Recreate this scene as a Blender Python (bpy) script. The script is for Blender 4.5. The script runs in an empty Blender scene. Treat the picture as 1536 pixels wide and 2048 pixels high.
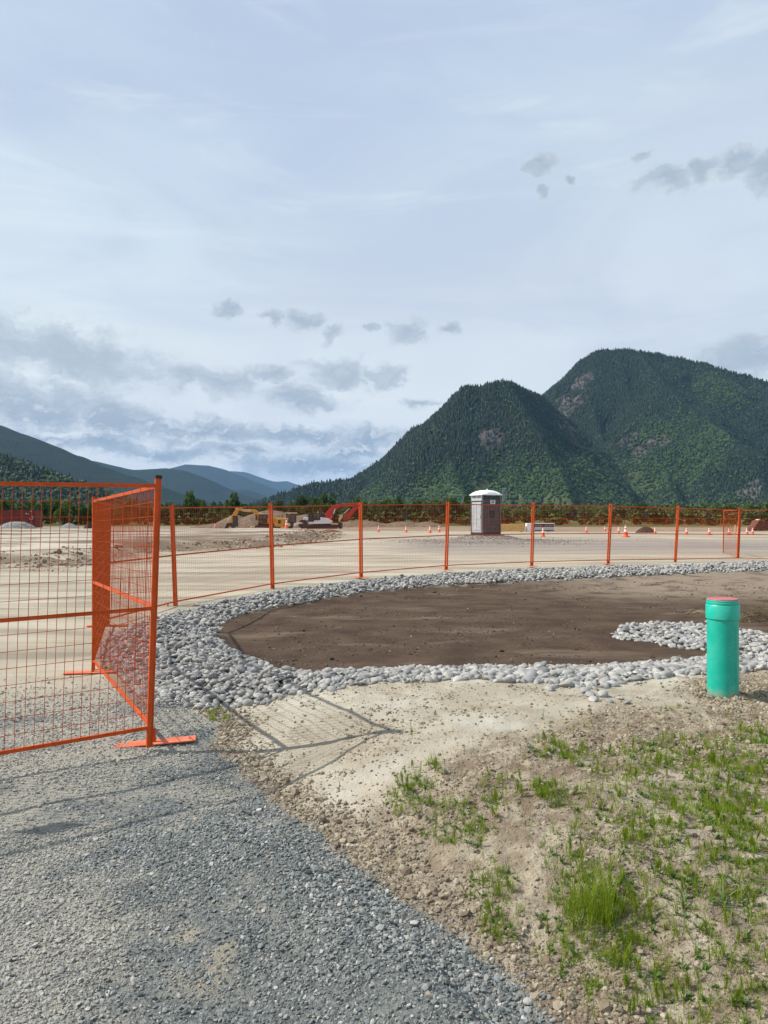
import bpy, bmesh, math, random
import numpy as np
from mathutils import Vector, Matrix, Euler
random.seed(7); RNG = np.random.default_rng(11)
SC = bpy.context.scene
COL = SC.collection
# ------------------------------------------------------------------ camera, sky, sun, exposure
EYE, FPX, CX, HY = 1.6, 1500.0, 768.0, 1032.0       # eye height, focal length in photo pixels, centre column, horizon row
cam_data = bpy.data.cameras.new('camera'); cam = bpy.data.objects.new('camera', cam_data); COL.objects.link(cam)
cam_data.lens = 36.0 * FPX / 2048.0; cam_data.sensor_width = 36.0
cam_data.clip_start = 0.05; cam_data.clip_end = 60000
cam.location = (0, 0, EYE); cam.rotation_euler = (math.radians(90) + math.atan(8 / FPX), 0, 0)
SC.camera = cam
SUN_TO = Vector((-1.0, 0.12, 1.02)).normalized()    # direction towards the sun
sun_data = bpy.data.lights.new('sun', 'SUN'); sun = bpy.data.objects.new('sun', sun_data); COL.objects.link(sun)
sun_data.energy = 4.9; sun_data.angle = math.radians(0.6); sun_data.color = (1.0, 0.95, 0.87)
sun.rotation_euler = SUN_TO.to_track_quat('Z', 'Y').to_euler()
SC.view_settings.view_transform = 'Standard'; SC.view_settings.look = 'None'
SC.view_settings.exposure = 0.28; SC.view_settings.gamma = 1.0; SC.view_settings.use_curve_mapping = False
SC.cycles.use_denoising = True
SC.cycles.max_bounces = 6; SC.cycles.diffuse_bounces = 3; SC.cycles.volume_bounces = 0; SC.cycles.transparent_max_bounces = 12


class NT:
    """A short way to write node trees."""
    def __init__(s, tree): s.t = tree; s.n = tree.nodes; s.l = tree.links
    def new(s, typ, **kw):
        n = s.n.new(typ)
        for k, v in kw.items(): setattr(n, k, v)
        return n
    def put(s, sock, v):
        if isinstance(v, bpy.types.NodeSocket): s.l.new(v, sock)
        elif isinstance(v, (tuple, list)) and len(v) == 3 and sock.type == 'RGBA': sock.default_value = (*v, 1)
        else: sock.default_value = v
    def math(s, op, a, b=None, c=None, clamp=False):
        n = s.new('ShaderNodeMath', operation=op); n.use_clamp = clamp
        s.put(n.inputs[0], a)
        if b is not None: s.put(n.inputs[1], b)
        if c is not None: s.put(n.inputs[2], c)
        return n.outputs[0]
    def vmath(s, op, a, b=None):
        n = s.new('ShaderNodeVectorMath', operation=op); s.put(n.inputs[0], a)
        if b is not None: s.put(n.inputs[1], b)
        return n.outputs[0]
    def mix(s, f, a, b, blend='MIX'):
        n = s.new('ShaderNodeMix', data_type='RGBA', blend_type=blend)
        s.put(n.inputs[0], f); s.put(n.inputs[6], a); s.put(n.inputs[7], b)
        return n.outputs[2]
    def noise(s, vec, scale, detail=4, rough=0.55, dist=0.0, out=0):
        n = s.new('ShaderNodeTexNoise'); n.inputs['Scale'].default_value = scale
        n.inputs['Detail'].default_value = detail; n.inputs['Roughness'].default_value = rough
        n.inputs['Distortion'].default_value = dist
        if vec is not None: s.l.new(vec, n.inputs['Vector'])
        return n.outputs[out]
    def ss(s, x, a, b, lo=0.0, hi=1.0):
        n = s.new('ShaderNodeMapRange', interpolation_type='SMOOTHSTEP'); s.put(n.inputs[0], x)
        n.inputs[1].default_value = a; n.inputs[2].default_value = b
        n.inputs[3].default_value = lo; n.inputs[4].default_value = hi
        return n.outputs[0]
    def xyz(s, x, y, z):
        n = s.new('ShaderNodeCombineXYZ')
        for i, v in enumerate((x, y, z)): s.put(n.inputs[i], v)
        return n.outputs[0]
    def scale(s, v, sx, sy, sz):
        return s.vmath('MULTIPLY', v, (sx, sy, sz))


def build_world():
    w = bpy.data.worlds.new('World'); SC.world = w; w.use_nodes = True
    w.node_tree.nodes.clear(); k = NT(w.node_tree)
    tc = k.new('ShaderNodeTexCoord').outputs['Generated']
    sp = k.new('ShaderNodeSeparateXYZ'); k.l.new(tc, sp.inputs[0]); x, y, z = sp.outputs
    az = k.math('ARCTAN2', x, y)
    hor = k.math('SQRT', k.math('ADD', k.math('MULTIPLY', x, x), k.math('MULTIPLY', y, y)))
    el = k.math('ARCTAN2', z, hor)
    ae = k.xyz(az, el, 0.0)
    # high thin cloud veil: pale, a little bluer overhead, faint streaks
    veil = k.new('ShaderNodeValToRGB'); r = veil.color_ramp
    r.elements[0].position = 0.0; r.elements[0].color = (0.76, 0.785, 0.785, 1)
    r.elements[1].position = 1.0; r.elements[1].color = (0.42, 0.47, 0.52, 1)
    for p, c in ((0.10, (0.76, 0.795, 0.79)), (0.20, (0.67, 0.735, 0.745)), (0.36, (0.53, 0.62, 0.70)), (0.52, (0.435, 0.53, 0.655)), (0.75, (0.42, 0.48, 0.54))):
        e = r.elements.new(p); e.color = (*c, 1)
    warp0 = k.noise(k.scale(tc, 1.0, 1.0, 1.6), 1.7, 3, 0.5)
    el2 = k.math('ADD', el, k.math('MULTIPLY', k.math('SUBTRACT', warp0, 0.5), 0.28))
    k.put(veil.inputs[0], k.math('DIVIDE', el2, 1.2))
    streak = k.noise(k.scale(tc, 1.0, 1.3, 3.5), 2.2, 5, 0.55, 0.6)
    veilc = k.mix(k.ss(streak, 0.28, 0.62), k.mix(0.62, veil.outputs[0], (0.39, 0.47, 0.61)), veil.outputs[0])
    streak3 = k.noise(k.scale(k.vmath('ADD', tc, (3.1, 1.7, 0.4)), 0.8, 1.0, 5.0), 3.1, 6, 0.6, 0.8)
    veilc = k.mix(k.ss(streak3, 0.50, 0.72, 0, 0.45), veilc, (0.70, 0.76, 0.79))
    lilac = k.noise(k.scale(tc, 1.1, 1.0, 2.2), 1.3, 3, 0.5)
    veilc = k.mix(k.ss(lilac, 0.45, 0.75, 0, 0.55), veilc, (0.50, 0.54, 0.63))
    sky = k.new('ShaderNodeTexSky', sky_type='NISHITA'); sky.sun_disc = False
    sky.sun_elevation = math.asin(SUN_TO.z); sky.sun_rotation = math.atan2(SUN_TO.x, SUN_TO.y) % (2 * math.pi)
    sky.air_density = 1.0; sky.dust_density = 1.5
    nishita = k.vmath('MULTIPLY', sky.outputs[0], (0.10, 0.10, 0.10))
    base = k.mix(0.93, nishita, veilc)
    # low cumulus: banks placed by azimuth / elevation, broken up by noise
    def pa(px, py):
        dx = (px - CX); return math.atan(dx / FPX), math.atan((HY - py) / math.hypot(FPX, dx))
    banks = [(150, 705, 205, 62, 9), (60, 690, 110, 40, 0), (430, 758, 110, 34, 3), (600, 790, 110, 32, 9), (680, 745, 90, 36, 0), (556, 742, 52, 17, 0),
             (760, 748, 60, 26, 10), (60, 805, 190, 66, 4), (240, 838, 180, 44, 8), (420, 858, 150, 34, 4), (600, 872, 170, 30, 2), (730, 880, 110, 28, -4),
             (120, 880, 190, 22, 4), (330, 905, 180, 18, 2), (620, 935, 200, 26, 0), (480, 900, 110, 15, 0), (700, 905, 90, 18, -6),
             (457, 620, 34, 19, 5), (541, 632, 22, 22, 0), (600, 637, 46, 28, 0), (657, 663, 28, 20, -30), (815, 664, 52, 34, -10), (903, 651, 32, 16, 5),
             (843, 803, 42, 13, 0), (740, 660, 18, 10, 0), (1325, 369, 56, 38, 5), (1400, 341, 38, 30, 0), (1472, 320, 50, 28, -12), (1545, 335, 48, 44, -20),
             (1290, 308, 30, 14, 0), (1075, 328, 38, 16, -5), (1097, 377, 22, 18, -40), (1150, 355, 18, 10, 0), (1500, 715, 110, 46, -4), (1445, 735, 50, 22, 0)]
    wob = k.noise(k.scale(ae, 1, 1.5, 1), 12, 7, 0.62, 0.0, 1)
    aew = k.vmath('ADD', ae, k.scale(k.vmath('SUBTRACT', wob, (0.5, 0.5, 0.5)), 0.075, 0.045, 0.0))
    wob2 = k.noise(ae, 55, 5, 0.65, 0.0, 1); aew = k.vmath('ADD', aew, k.scale(k.vmath('SUBTRACT', wob2, (0.5, 0.5, 0.5)), 0.024, 0.016, 0.0))
    dens = None
    for (px, py, rx, ry, ang) in banks:
        a, e = pa(px, py)
        m = k.new('ShaderNodeMapping', vector_type='TEXTURE'); k.l.new(aew, m.inputs[0])
        m.inputs[1].default_value = (a, e, 0); m.inputs[2].default_value = (0, 0, math.radians(-ang))
        m.inputs[3].default_value = (rx / FPX * 1.34, ry / FPX * 1.30, 1)
        g = k.new('ShaderNodeTexGradient', gradient_type='SPHERICAL'); k.l.new(m.outputs[0], g.inputs[0])
        dens = g.outputs[1] if dens is None else k.math('MAXIMUM', dens, g.outputs[1])
    # the same kind of low broken cloud carries on all round, outside the part the photograph shows
    rest = k.math('MULTIPLY', k.ss(k.math('ABSOLUTE', az), 0.52, 0.72), k.math('MULTIPLY', k.ss(el, 0.02, 0.08), k.ss(el, 0.34, 0.16)))
    dens = k.math('MAXIMUM', dens, k.math('MULTIPLY', rest, k.ss(k.noise(k.scale(tc, 1, 1, 3.0), 3.0, 3), 0.42, 0.70)))
    def fluff(v): return k.noise(k.scale(v, 1.0, 1.8, 1.0), 24, 8, 0.62)
    f1 = fluff(aew); f2 = fluff(k.vmath('ADD', aew, (-0.004, 0.008, 0.0)))
    body = k.math('ADD', dens, k.math('MULTIPLY', k.math('SUBTRACT', f1, 0.49), 1.7))
    alpha = k.math('MULTIPLY', k.ss(body, 0.10, 0.55), k.ss(dens, 0.0, 0.15)); core = k.ss(body, 0.15, 0.9)
    lit = k.ss(k.math('SUBTRACT', f1, f2), 0.0, 0.16)
    lowness = k.ss(el, 0.20, 0.07)
    cc = k.mix(core, (0.53, 0.585, 0.63), (0.25, 0.315, 0.39))
    cc = k.mix(k.math('MULTIPLY', lit, k.math('MULTIPLY_ADD', lowness, 0.45, 0.18)), cc, (0.76, 0.78, 0.79))
    alpha = k.math('MULTIPLY', alpha, k.math('MULTIPLY_ADD', lowness, 0.28, 0.64))
    out = k.mix(alpha, base, cc)
    bg = k.new('ShaderNodeBackground'); k.l.new(out, bg.inputs[0]); bg.inputs[1].default_value = 1.06
    o = k.new('ShaderNodeOutputWorld'); k.l.new(bg.outputs[0], o.inputs[0])
build_world()

# ------------------------------------------------------------------ helpers
def tag(o, label=None, cat=None, group=None, kind=None):
    if label: o['label'] = label
    if cat: o['category'] = cat
    if group: o['group'] = group
    if kind: o['kind'] = kind
    return o
def empty(name, loc=(0, 0, 0), rz=0.0):
    o = bpy.data.objects.new(name, None); COL.objects.link(o); o.location = loc; o.rotation_euler = (0, 0, rz)
    o.empty_display_size = 0.2
    return o

class MB:
    """Collects verts and faces; build() links them as one mesh object."""
    def __init__(s): s.v = []; s.f = []; s.sm = []
    def add(s, vs, fs, smooth=False):
        b = len(s.v); s.v += [tuple(v) for v in vs]; s.f += [tuple(b + i for i in f) for f in fs]; s.sm += [smooth] * len(fs); return s
    def box(s, c, d, R=None, taper=1.0, bevel=0.0):
        hx, hy, hz = d[0] / 2, d[1] / 2, d[2] / 2
        vs = []
        for z, t in ((-hz, 1), (hz, taper)):
            for x, y in ((-hx, -hy), (hx, -hy), (hx, hy), (-hx, hy)): vs.append(Vector((x * t, y * t, z)))
        if R is not None: vs = [R @ v for v in vs]
        vs = [v + Vector(c) for v in vs]
        return s.add(vs, [(3, 2, 1, 0), (4, 5, 6, 7), (0, 1, 5, 4), (1, 2, 6, 5), (2, 3, 7, 6), (3, 0, 4, 7)])
    def bar(s, a, b, w, h=None, n=4, cap=True, up=Vector((0, 0, 1)), smooth=False, w2=None):
        a, b = Vector(a), Vector(b); d = (b - a)
        if d.length < 1e-6: return s
        d = d.normalized(); h = w if h is None else h
        side = d.cross(up)
        side = Vector((1, 0, 0)) if side.length < 1e-3 else side.normalized()
        u = side.cross(d).normalized(); off = math.pi / n if n == 4 else 0
        k = math.sqrt(2) if n == 4 else 1.0
        ring = [(math.cos(off + 2 * math.pi * i / n) * k * w / 2, math.sin(off + 2 * math.pi * i / n) * k * h / 2) for i in range(n)]
        r2 = 1.0 if w2 is None else w2 / w
        vs = [a + side * p + u * q for p, q in ring] + [b + side * p * r2 + u * q * r2 for p, q in ring]
        fs = [(i, (i + 1) % n, n + (i + 1) % n, n + i) for i in range(n)]
        if cap: fs += [tuple(reversed(range(n))), tuple(range(n, 2 * n))]
        return s.add(vs, fs, smooth)
    def lathe(s, prof, n=24, c=(0, 0, 0), smooth=True, close=True):
        b = []; fs = []
        for r, z in prof:
            for i in range(n):
                a = 2 * math.pi * i / n; b.append((c[0] + r * math.cos(a), c[1] + r * math.sin(a), c[2] + z))
        for j in range(len(prof) - 1):
            for i in range(n): fs.append((j * n + i, j * n + (i + 1) % n, (j + 1) * n + (i + 1) % n, (j + 1) * n + i))
        if close: fs.append(tuple(range((len(prof) - 1) * n, len(prof) * n))); fs.append(tuple(reversed(range(n))))
        return s.add(b, fs, smooth)
    def prism(s, pts, y0, y1):
        """outline in the x-z plane, given thickness along y"""
        n = len(pts)
        vs = [(p[0], y0, p[1]) for p in pts] + [(p[0], y1, p[1]) for p in pts]
        ar = sum(pts[i][0] * pts[(i + 1) % n][1] - pts[(i + 1) % n][0] * pts[i][1] for i in range(n))
        fs = [tuple(range(n)), tuple(reversed(range(n, 2 * n)))] + [(i, n + i, n + (i + 1) % n, (i + 1) % n) for i in range(n)]
        if ar < 0: fs = [tuple(reversed(f)) for f in fs]
        return s.add(vs, fs)
    def mesh(s, name, m=None):
        me = bpy.data.meshes.new(name); me.from_pydata(s.v, [], s.f); me.update()
        me.polygons.foreach_set('use_smooth', s.sm)
        if any(s.sm) and len(s.v) < 3000: me.set_sharp_from_angle(angle=math.radians(38))
        if m is not None: me.materials.append(m)
        return me
    def build(s, name, m=None, parent=None, bevel=0.0):
        o = bpy.data.objects.new(name, s.mesh(name, m)); COL.objects.link(o)
        if parent is not None: o.parent = parent
        if bevel:
            b = o.modifiers.new('bevel', 'BEVEL'); b.width = bevel; b.segments = 2; b.limit_method = 'ANGLE'
        return o
def copy_tree(o, parent=None):
    c = o.copy(); COL.objects.link(c); c.parent = parent
    for ch in list(o.children): copy_tree(ch, c)
    return c

# ------------------------------------------------------------------ noise in numpy
def vnoise(x, y, seed=0):
    xi = np.floor(x).astype(np.int64); yi = np.floor(y).astype(np.int64); fx = x - xi; fy = y - yi
    fx = fx * fx * fx * (fx * (fx * 6 - 15) + 10); fy = fy * fy * fy * (fy * (fy * 6 - 15) + 10)
    def h(a, b):
        n = (a * 374761393 + b * 668265263 + seed * 974634777) & 0xFFFFFFFF
        n = ((n ^ (n >> 13)) * 1274126177) & 0xFFFFFFFF
        n = n ^ (n >> 16)
        return (n & 0xFFFF) / 65535.0
    return (h(xi, yi) * (1 - fx) + h(xi + 1, yi) * fx) * (1 - fy) + (h(xi, yi + 1) * (1 - fx) + h(xi + 1, yi + 1) * fx) * fy
def fbm(x, y, s, oct=4, seed=0, gain=0.5):
    t = 0; a = 1; n = 0
    for i in range(oct):
        t = t + a * vnoise(x / s + 17.3 * i, y / s - 9.1 * i, seed + i); n += a; a *= gain; s = s / 2.03
    return t / n - 0.5
def sstep(x, a, b):
    t = np.clip((x - a) / (b - a), 0, 1); return t * t * (3 - 2 * t)
def sdist(x, y, poly):
    """signed distance to a closed polygon, positive inside"""
    x = np.asarray(x, float); y = np.asarray(y, float)
    d = np.full(x.shape, 1e18); ins = np.zeros(x.shape, bool); n = len(poly)
    for i in range(n):
        ax, ay = poly[i]; bx, by = poly[(i + 1) % n]; ex, ey = bx - ax, by - ay
        t = np.clip(((x - ax) * ex + (y - ay) * ey) / (ex * ex + ey * ey + 1e-12), 0, 1)
        d = np.minimum(d, (x - ax - t * ex) ** 2 + (y - ay - t * ey) ** 2)
        c = ((ay > y) != (by > y)) & (x < (bx - ax) * (y - ay) / (by - ay + 1e-12) + ax); ins ^= c
    d = np.sqrt(d); return np.where(ins, d, -d)
def W(px, py, z=0.0):
    d = (EYE - z) * FPX / (py - HY); return ((px - CX) / FPX * d, d)

# ------------------------------------------------------------------ plan of the site (metres, camera at 0,0 looking along +y)
GRAVEL = [W(1200, 2100), W(1100, 2048), W(1040, 1985), W(960, 1910), W(880, 1850), W(760, 1770), W(680, 1710), W(600, 1650), W(520, 1590), W(470, 1530),
          W(410, 1500), W(440, 1450), (-1.62, 6.15), (-1.95, 6.75), (-2.6, 7.3), (-3.6, 7.6), (-6.5, 7.2), (-12, 4.0), (-12, -6), (3, -6)]
RING_OUT = [W(318, 1400), W(400, 1416), W(450, 1410, .03), W(520, 1402, .08), W(600, 1386, .12), W(650, 1378, .15), W(700, 1370, .17), W(760, 1366, .17),
            W(850, 1363, .17), W(950, 1365, .17), W(1050, 1368, .17), W(1130, 1376, .17), W(1185, 1378, .17), W(1240, 1368, .17), W(1300, 1358, .17),
            W(1400, 1350, .17), W(1536, 1337, .17), W(1800, 1310, .15), (12.5, 12), (17, 20), (18, 24.6),
            W(1536, 1127, .05), W(1355, 1132, .1), W(1220, 1134, .1), W(1065, 1139, .1), W(893, 1148, .08), W(722, 1163, .05), W(600, 1180), W(545, 1190),
            W(440, 1207), W(345, 1228), W(290, 1245), W(235, 1270), W(212, 1300), W(225, 1330), W(262, 1360)]
SOIL = [W(1600, 1308, -.08), W(1536, 1314, -.08), W(1400, 1322, -.08), W(1300, 1335, -.08), W(1200, 1342, -.08), W(1000, 1343, -.08), W(800, 1345, -.08),
        W(700, 1352, -.07), W(640, 1354, -.06), W(590, 1349, -.06), W(540, 1337, -.06), W(490, 1320, -.06), W(450, 1300, -.06), W(427, 1275, -.06), W(432, 1250, -.06),
        W(470, 1232, -.06), W(530, 1220, -.06), W(600, 1208, -.06), W(700, 1192, -.06), W(800, 1182, -.06), W(900, 1174, -.06), W(1000, 1169, -.06),
        W(1100, 1166, -.06), W(1200, 1162, -.06), W(1300, 1156, -.06), W(1440, 1150, -.06), W(1536, 1148, -.06), (16, 21), (13, 15), (10, 9.9)]
ISLE = [W(1232, 1258, -.02), W(1250, 1247, -.02), W(1300, 1241, -.02), W(1420, 1242, -.02), W(1480, 1252, -.02), W(1536, 1262, -.02), W(1570, 1275, -.02), W(1536, 1290, -.02),
        W(1470, 1286, -.02), W(1400, 1290, -.02), W(1350, 1286, -.02), W(1300, 1276, -.02), W(1240, 1270, -.02)]
PAD = [W(-200, 1140), W(0, 1138), W(100, 1143), W(190, 1132), W(250, 1120), W(345, 1114), W(440, 1110), W(540, 1105), W(610, 1098), W(655, 1088), W(662, 1078),
       W(620, 1070), W(540, 1064), W(350, 1062), W(100, 1062), W(-300, 1064)]
def masks(x, y):
    jx = x + 0.10 * fbm(x, y, 0.35, 4, 31) * np.clip(y / 5, .6, 4); jy = y + 0.14 * fbm(x, y, 0.35, 4, 47) * np.clip(y / 5, .6, 4)
    g = sdist(jx, jy, GRAVEL); r = sdist(jx, jy, RING_OUT); s = sdist(jx, jy, SOIL); i = sdist(x, y, ISLE)
    jx = x + 2.2 * fbm(x, y, 4, 4, 3); jy = y + 2.2 * fbm(x, y, 4, 4, 5)
    p = sdist(jx, jy, PAD)
    return g, r, s, i, p
def height(x, y, M=None, fine=True):
    x = np.asarray(x, float); y = np.asarray(y, float)
    g, r, s, i, p = M if M is not None else masks(x, y)
    z = np.interp(y, [-50, 12, 18, 24, 36, 43, 60, 90, 130, 400], [0, 0, .05, .1, .36, .46, .28, -.3, -.52, -.5])
    z = z - 0.10 * sstep(x, 13, 22) * sstep(y, 20, 30)
    near = (1 - sstep(y, 6.9, 8.6)) * sstep(x, -2.3, -1.2)
    mound = 0.19 * sstep(-g, 0.0, 1.25) * (1 - sstep(r, 0.1, 1.35)) * near
    z = z + mound + 0.03 * sstep(-g, .1, .8) * near * np.exp(-((y - 3.6) / 1.2) ** 2)
    z = z - 0.09 * sstep(s, -0.5, 0.5) + 0.015 * sstep(i, -0.3, 0.5)
    z = z + 0.30 * sstep(p, 0.0, 1.6) + 0.10 * fbm(x, y, 5, 3, 61) * sstep(p, 0, 3)
    z = z + 0.24 * np.exp(-(((x - 5.25) / 1.45) ** 4 + ((y - 38.2) / 1.5) ** 4))
    if fine:
        dirt = sstep(-g, 0.0, 0.25) * (1 - sstep(r, -0.05, 0.15)) * near
        rough = rough_mask(x, y, g)
        z = z + dirt * (0.05 * fbm(x, y, 0.9, 3, 71) + (0.020 + 0.07 * rough) * fbm(x, y, 0.20, 3, 73, .7))
        z = z + dirt * rough * 0.020 * fbm(x, y, 0.075, 2, 79, .6)
        z = z + sstep(g, -0.1, 0.15) * (0.05 * fbm(x, y, 1.3, 3, 81) + 0.012 * fbm(x, y, .2, 2, 83))
        # the loose gravel windrow along the edge of the path, and the ditch inside it
        e = sdist(x, y, GRAVEL)
        z = z + (1 - sstep(y, 3.1, 4.3)) * (0.15 * np.exp(-((e - .32) / np.where(e < .32, .10, .36)) ** 2))
        z = z + sstep(s, 0, .3) * (0.05 * fbm(x, y, 1.2, 3, 91) + 0.022 * fbm(x, y, .25, 3, 93))
        z = z + sstep(r, 0, .2) * (1 - sstep(s, -.1, .1)) * 0.04 * fbm(x, y, .5, 3, 95)
        edge = np.exp(-((p - 0.6) / 1.0) ** 2)
        z = z + edge * 0.55 * fbm(x, y, 1.0, 4, 97, .65) + sstep(p, 0, 1) * .12 * fbm(x * .35, y, 1.6, 3, 99)
        lot = (y > 12) * (r < 0)
        z = z + lot * 0.04 * fbm(x * .25, y, 1.5, 3, 101)
    return z
def rough_mask(x, y, g):
    """1 where the dirt is broken and cloddy, 0 where it is trodden smooth"""
    smooth = sstep(y, 3.4, 4.1) * sstep((-0.05 + (y - 4) * 1.15) - x, -.3, .3) * (1 - .8 * np.exp(-((-g) / .22) ** 2))
    smooth = np.maximum(smooth, sstep(y, 5.3, 5.7) * (1 - sstep(x, 2.0, 2.5)))
    return np.clip(1 - smooth + .9 * fbm(x, y, .8, 3, 111) - .08, 0, 1)
def Hz(x, y): return float(height(np.array([x]), np.array([y]))[0])
def at(px, py):
    """the point of the ground seen at a photo pixel"""
    z = 0.0
    for _ in range(12):
        x, y = W(px, py, z); z = 0.5 * z + 0.5 * Hz(x, y)
    x, y = W(px, py, z)
    return Vector((x, y, Hz(x, y)))

NTH = ['', 'first', 'second', 'third', 'fourth', 'fifth', 'sixth', 'seventh', 'eighth', 'ninth', 'tenth', 'eleventh', 'twelfth', 'thirteenth', 'fourteenth', 'fifteenth', 'sixteenth', 'seventeenth', 'eighteenth', 'nineteenth']
TENS = {20: 'twent', 30: 'thirt', 40: 'fort', 50: 'fift'}
def nth(n):
    if n < 20: return NTH[n]
    t = TENS[n - n % 10]
    return t + ('ieth' if n % 10 == 0 else 'y-' + NTH[n % 10])

SAND_SPOTS = [(400, 1970, .10), (440, 1925, .08), (370, 1880, .06), (730, 1878, .05), (520, 1862, .06), (350, 1668, .05), (245, 1512, .08)]
def sand_spots(x, y):
    w = np.zeros(np.shape(x))
    for px, py, r in SAND_SPOTS:
        if r <= 0: continue
        cx, cy = W(px, py); w = np.maximum(w, np.exp(-(((x - cx) / r) ** 2 + ((y - cy) / (r * 1.1)) ** 2)))
    return sstep(w + 1.3 * fbm(x, y, .16, 4, 171), .25, .9)

# ------------------------------------------------------------------ materials
def mat(name):
    m = bpy.data.materials.new(name); m.use_nodes = True; m.node_tree.nodes.clear()
    k = NT(m.node_tree); o = k.new('ShaderNodeOutputMaterial'); p = k.new('ShaderNodeBsdfPrincipled')
    k.l.new(p.outputs[0], o.inputs[0]); p.inputs['Specular IOR Level'].default_value = 0.3
    return m, k, p
def bump(k, p, h, dist, strength=1.0):
    b = k.new('ShaderNodeBump'); b.inputs['Distance'].default_value = dist; b.inputs['Strength'].default_value = strength
    k.put(b.inputs['Height'], h); k.l.new(b.outputs[0], p.inputs['Normal'])
def worn(name, col, rough=0.5, dirt=(0.30, 0.26, 0.20), amount=0.25, metal=0.0, scale=6.0, vary=0.15, spec=0.4):
    """plain paint, plastic or metal with faint dust and uneven tone"""
    m, k, p = mat(name); tc = k.new('ShaderNodeTexCoord').outputs['Object']
    n1 = k.noise(tc, scale, 5, 0.6); n2 = k.noise(tc, scale * 6, 3, 0.6)
    c = k.mix(k.ss(n1, 0.3, 0.7), tuple(v * (1 - vary) for v in col), tuple(min(1, v * (1 + vary)) for v in col))
    c = k.mix(k.math('MULTIPLY', k.ss(k.math('MULTIPLY', n1, n2), 0.20, 0.42), amount), c, dirt)
    k.l.new(c, p.inputs['Base Color']); k.l.new(k.math('MULTIPLY_ADD', n2, 0.25, rough - 0.1), p.inputs['Roughness'])
    p.inputs['Metallic'].default_value = metal; p.inputs['Specular IOR Level'].default_value = spec
    return m
def leafy(name, a, b, trans=0.25):
    """foliage: tone differs from plant to plant"""
    m, k, p = mat(name); tc = k.new('ShaderNodeTexCoord').outputs['Object']
    r = k.new('ShaderNodeObjectInfo').outputs['Random']
    n = k.noise(tc, 3.0, 3)
    f = k.math('ADD', k.math('MULTIPLY', r, 0.65), k.math('MULTIPLY', n, 0.35))
    k.l.new(k.mix(f, a, b), p.inputs['Base Color']); p.inputs['Roughness'].default_value = 0.65
    p.inputs['Specular IOR Level'].default_value = 0.15
    if trans:
        t = k.new('ShaderNodeBsdfTranslucent'); k.put(t.inputs[0], k.mix(0.5, k.mix(f, a, b), (0.16, 0.26, 0.03)))
        mx = k.new('ShaderNodeMixShader'); mx.inputs[0].default_value = trans
        k.l.new(p.outputs[0], mx.inputs[1]); k.l.new(t.outputs[0], mx.inputs[2])
        out = [n for n in k.n if n.type == 'OUTPUT_MATERIAL'][0]; k.l.new(mx.outputs[0], out.inputs[0])
    return m
def stony(name, ramp, rough=0.75, scale=25, dist=0.002, dust=None):
    """stones: each takes its own colour from a ramp"""
    m, k, p = mat(name); tc = k.new('ShaderNodeTexCoord').outputs['Object']
    r = k.new('ShaderNodeObjectInfo').outputs['Random']
    cr = k.new('ShaderNodeValToRGB'); cr.color_ramp.interpolation = 'LINEAR'
    e = cr.color_ramp.elements; e[0].position = 0; e[0].color = (*ramp[0], 1); e[1].position = 1; e[1].color = (*ramp[-1], 1)
    for i, c in enumerate(ramp[1:-1]): q = e.new((i + 1) / (len(ramp) - 1)); q.color = (*c, 1)
    k.l.new(r, cr.inputs[0])
    n = k.noise(tc, scale * .04, 4, .6)
    c = k.mix(k.ss(n, .3, .75), k.mix(0.25, cr.outputs[0], (0.05, 0.05, 0.05)), cr.outputs[0])
    if dust:
        geo = k.new('ShaderNodeNewGeometry'); pn = k.noise(geo.outputs['Position'], 1.3, 5, .65); px_ = k.new('ShaderNodeSeparateXYZ'); k.l.new(geo.outputs['Position'], px_.inputs[0])
        pn = k.math('ADD', pn, k.ss(px_.outputs[0], .2, -2.0, -.06, .16))
        c = k.mix(k.math('MULTIPLY', k.ss(pn, .50, .68), dust[3]), c, dust[:3])
    k.l.new(c, p.inputs['Base Color']); p.inputs['Roughness'].default_value = rough
    bump(k, p, k.noise(tc, scale * .12, 4, .6), dist)
    return m

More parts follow.
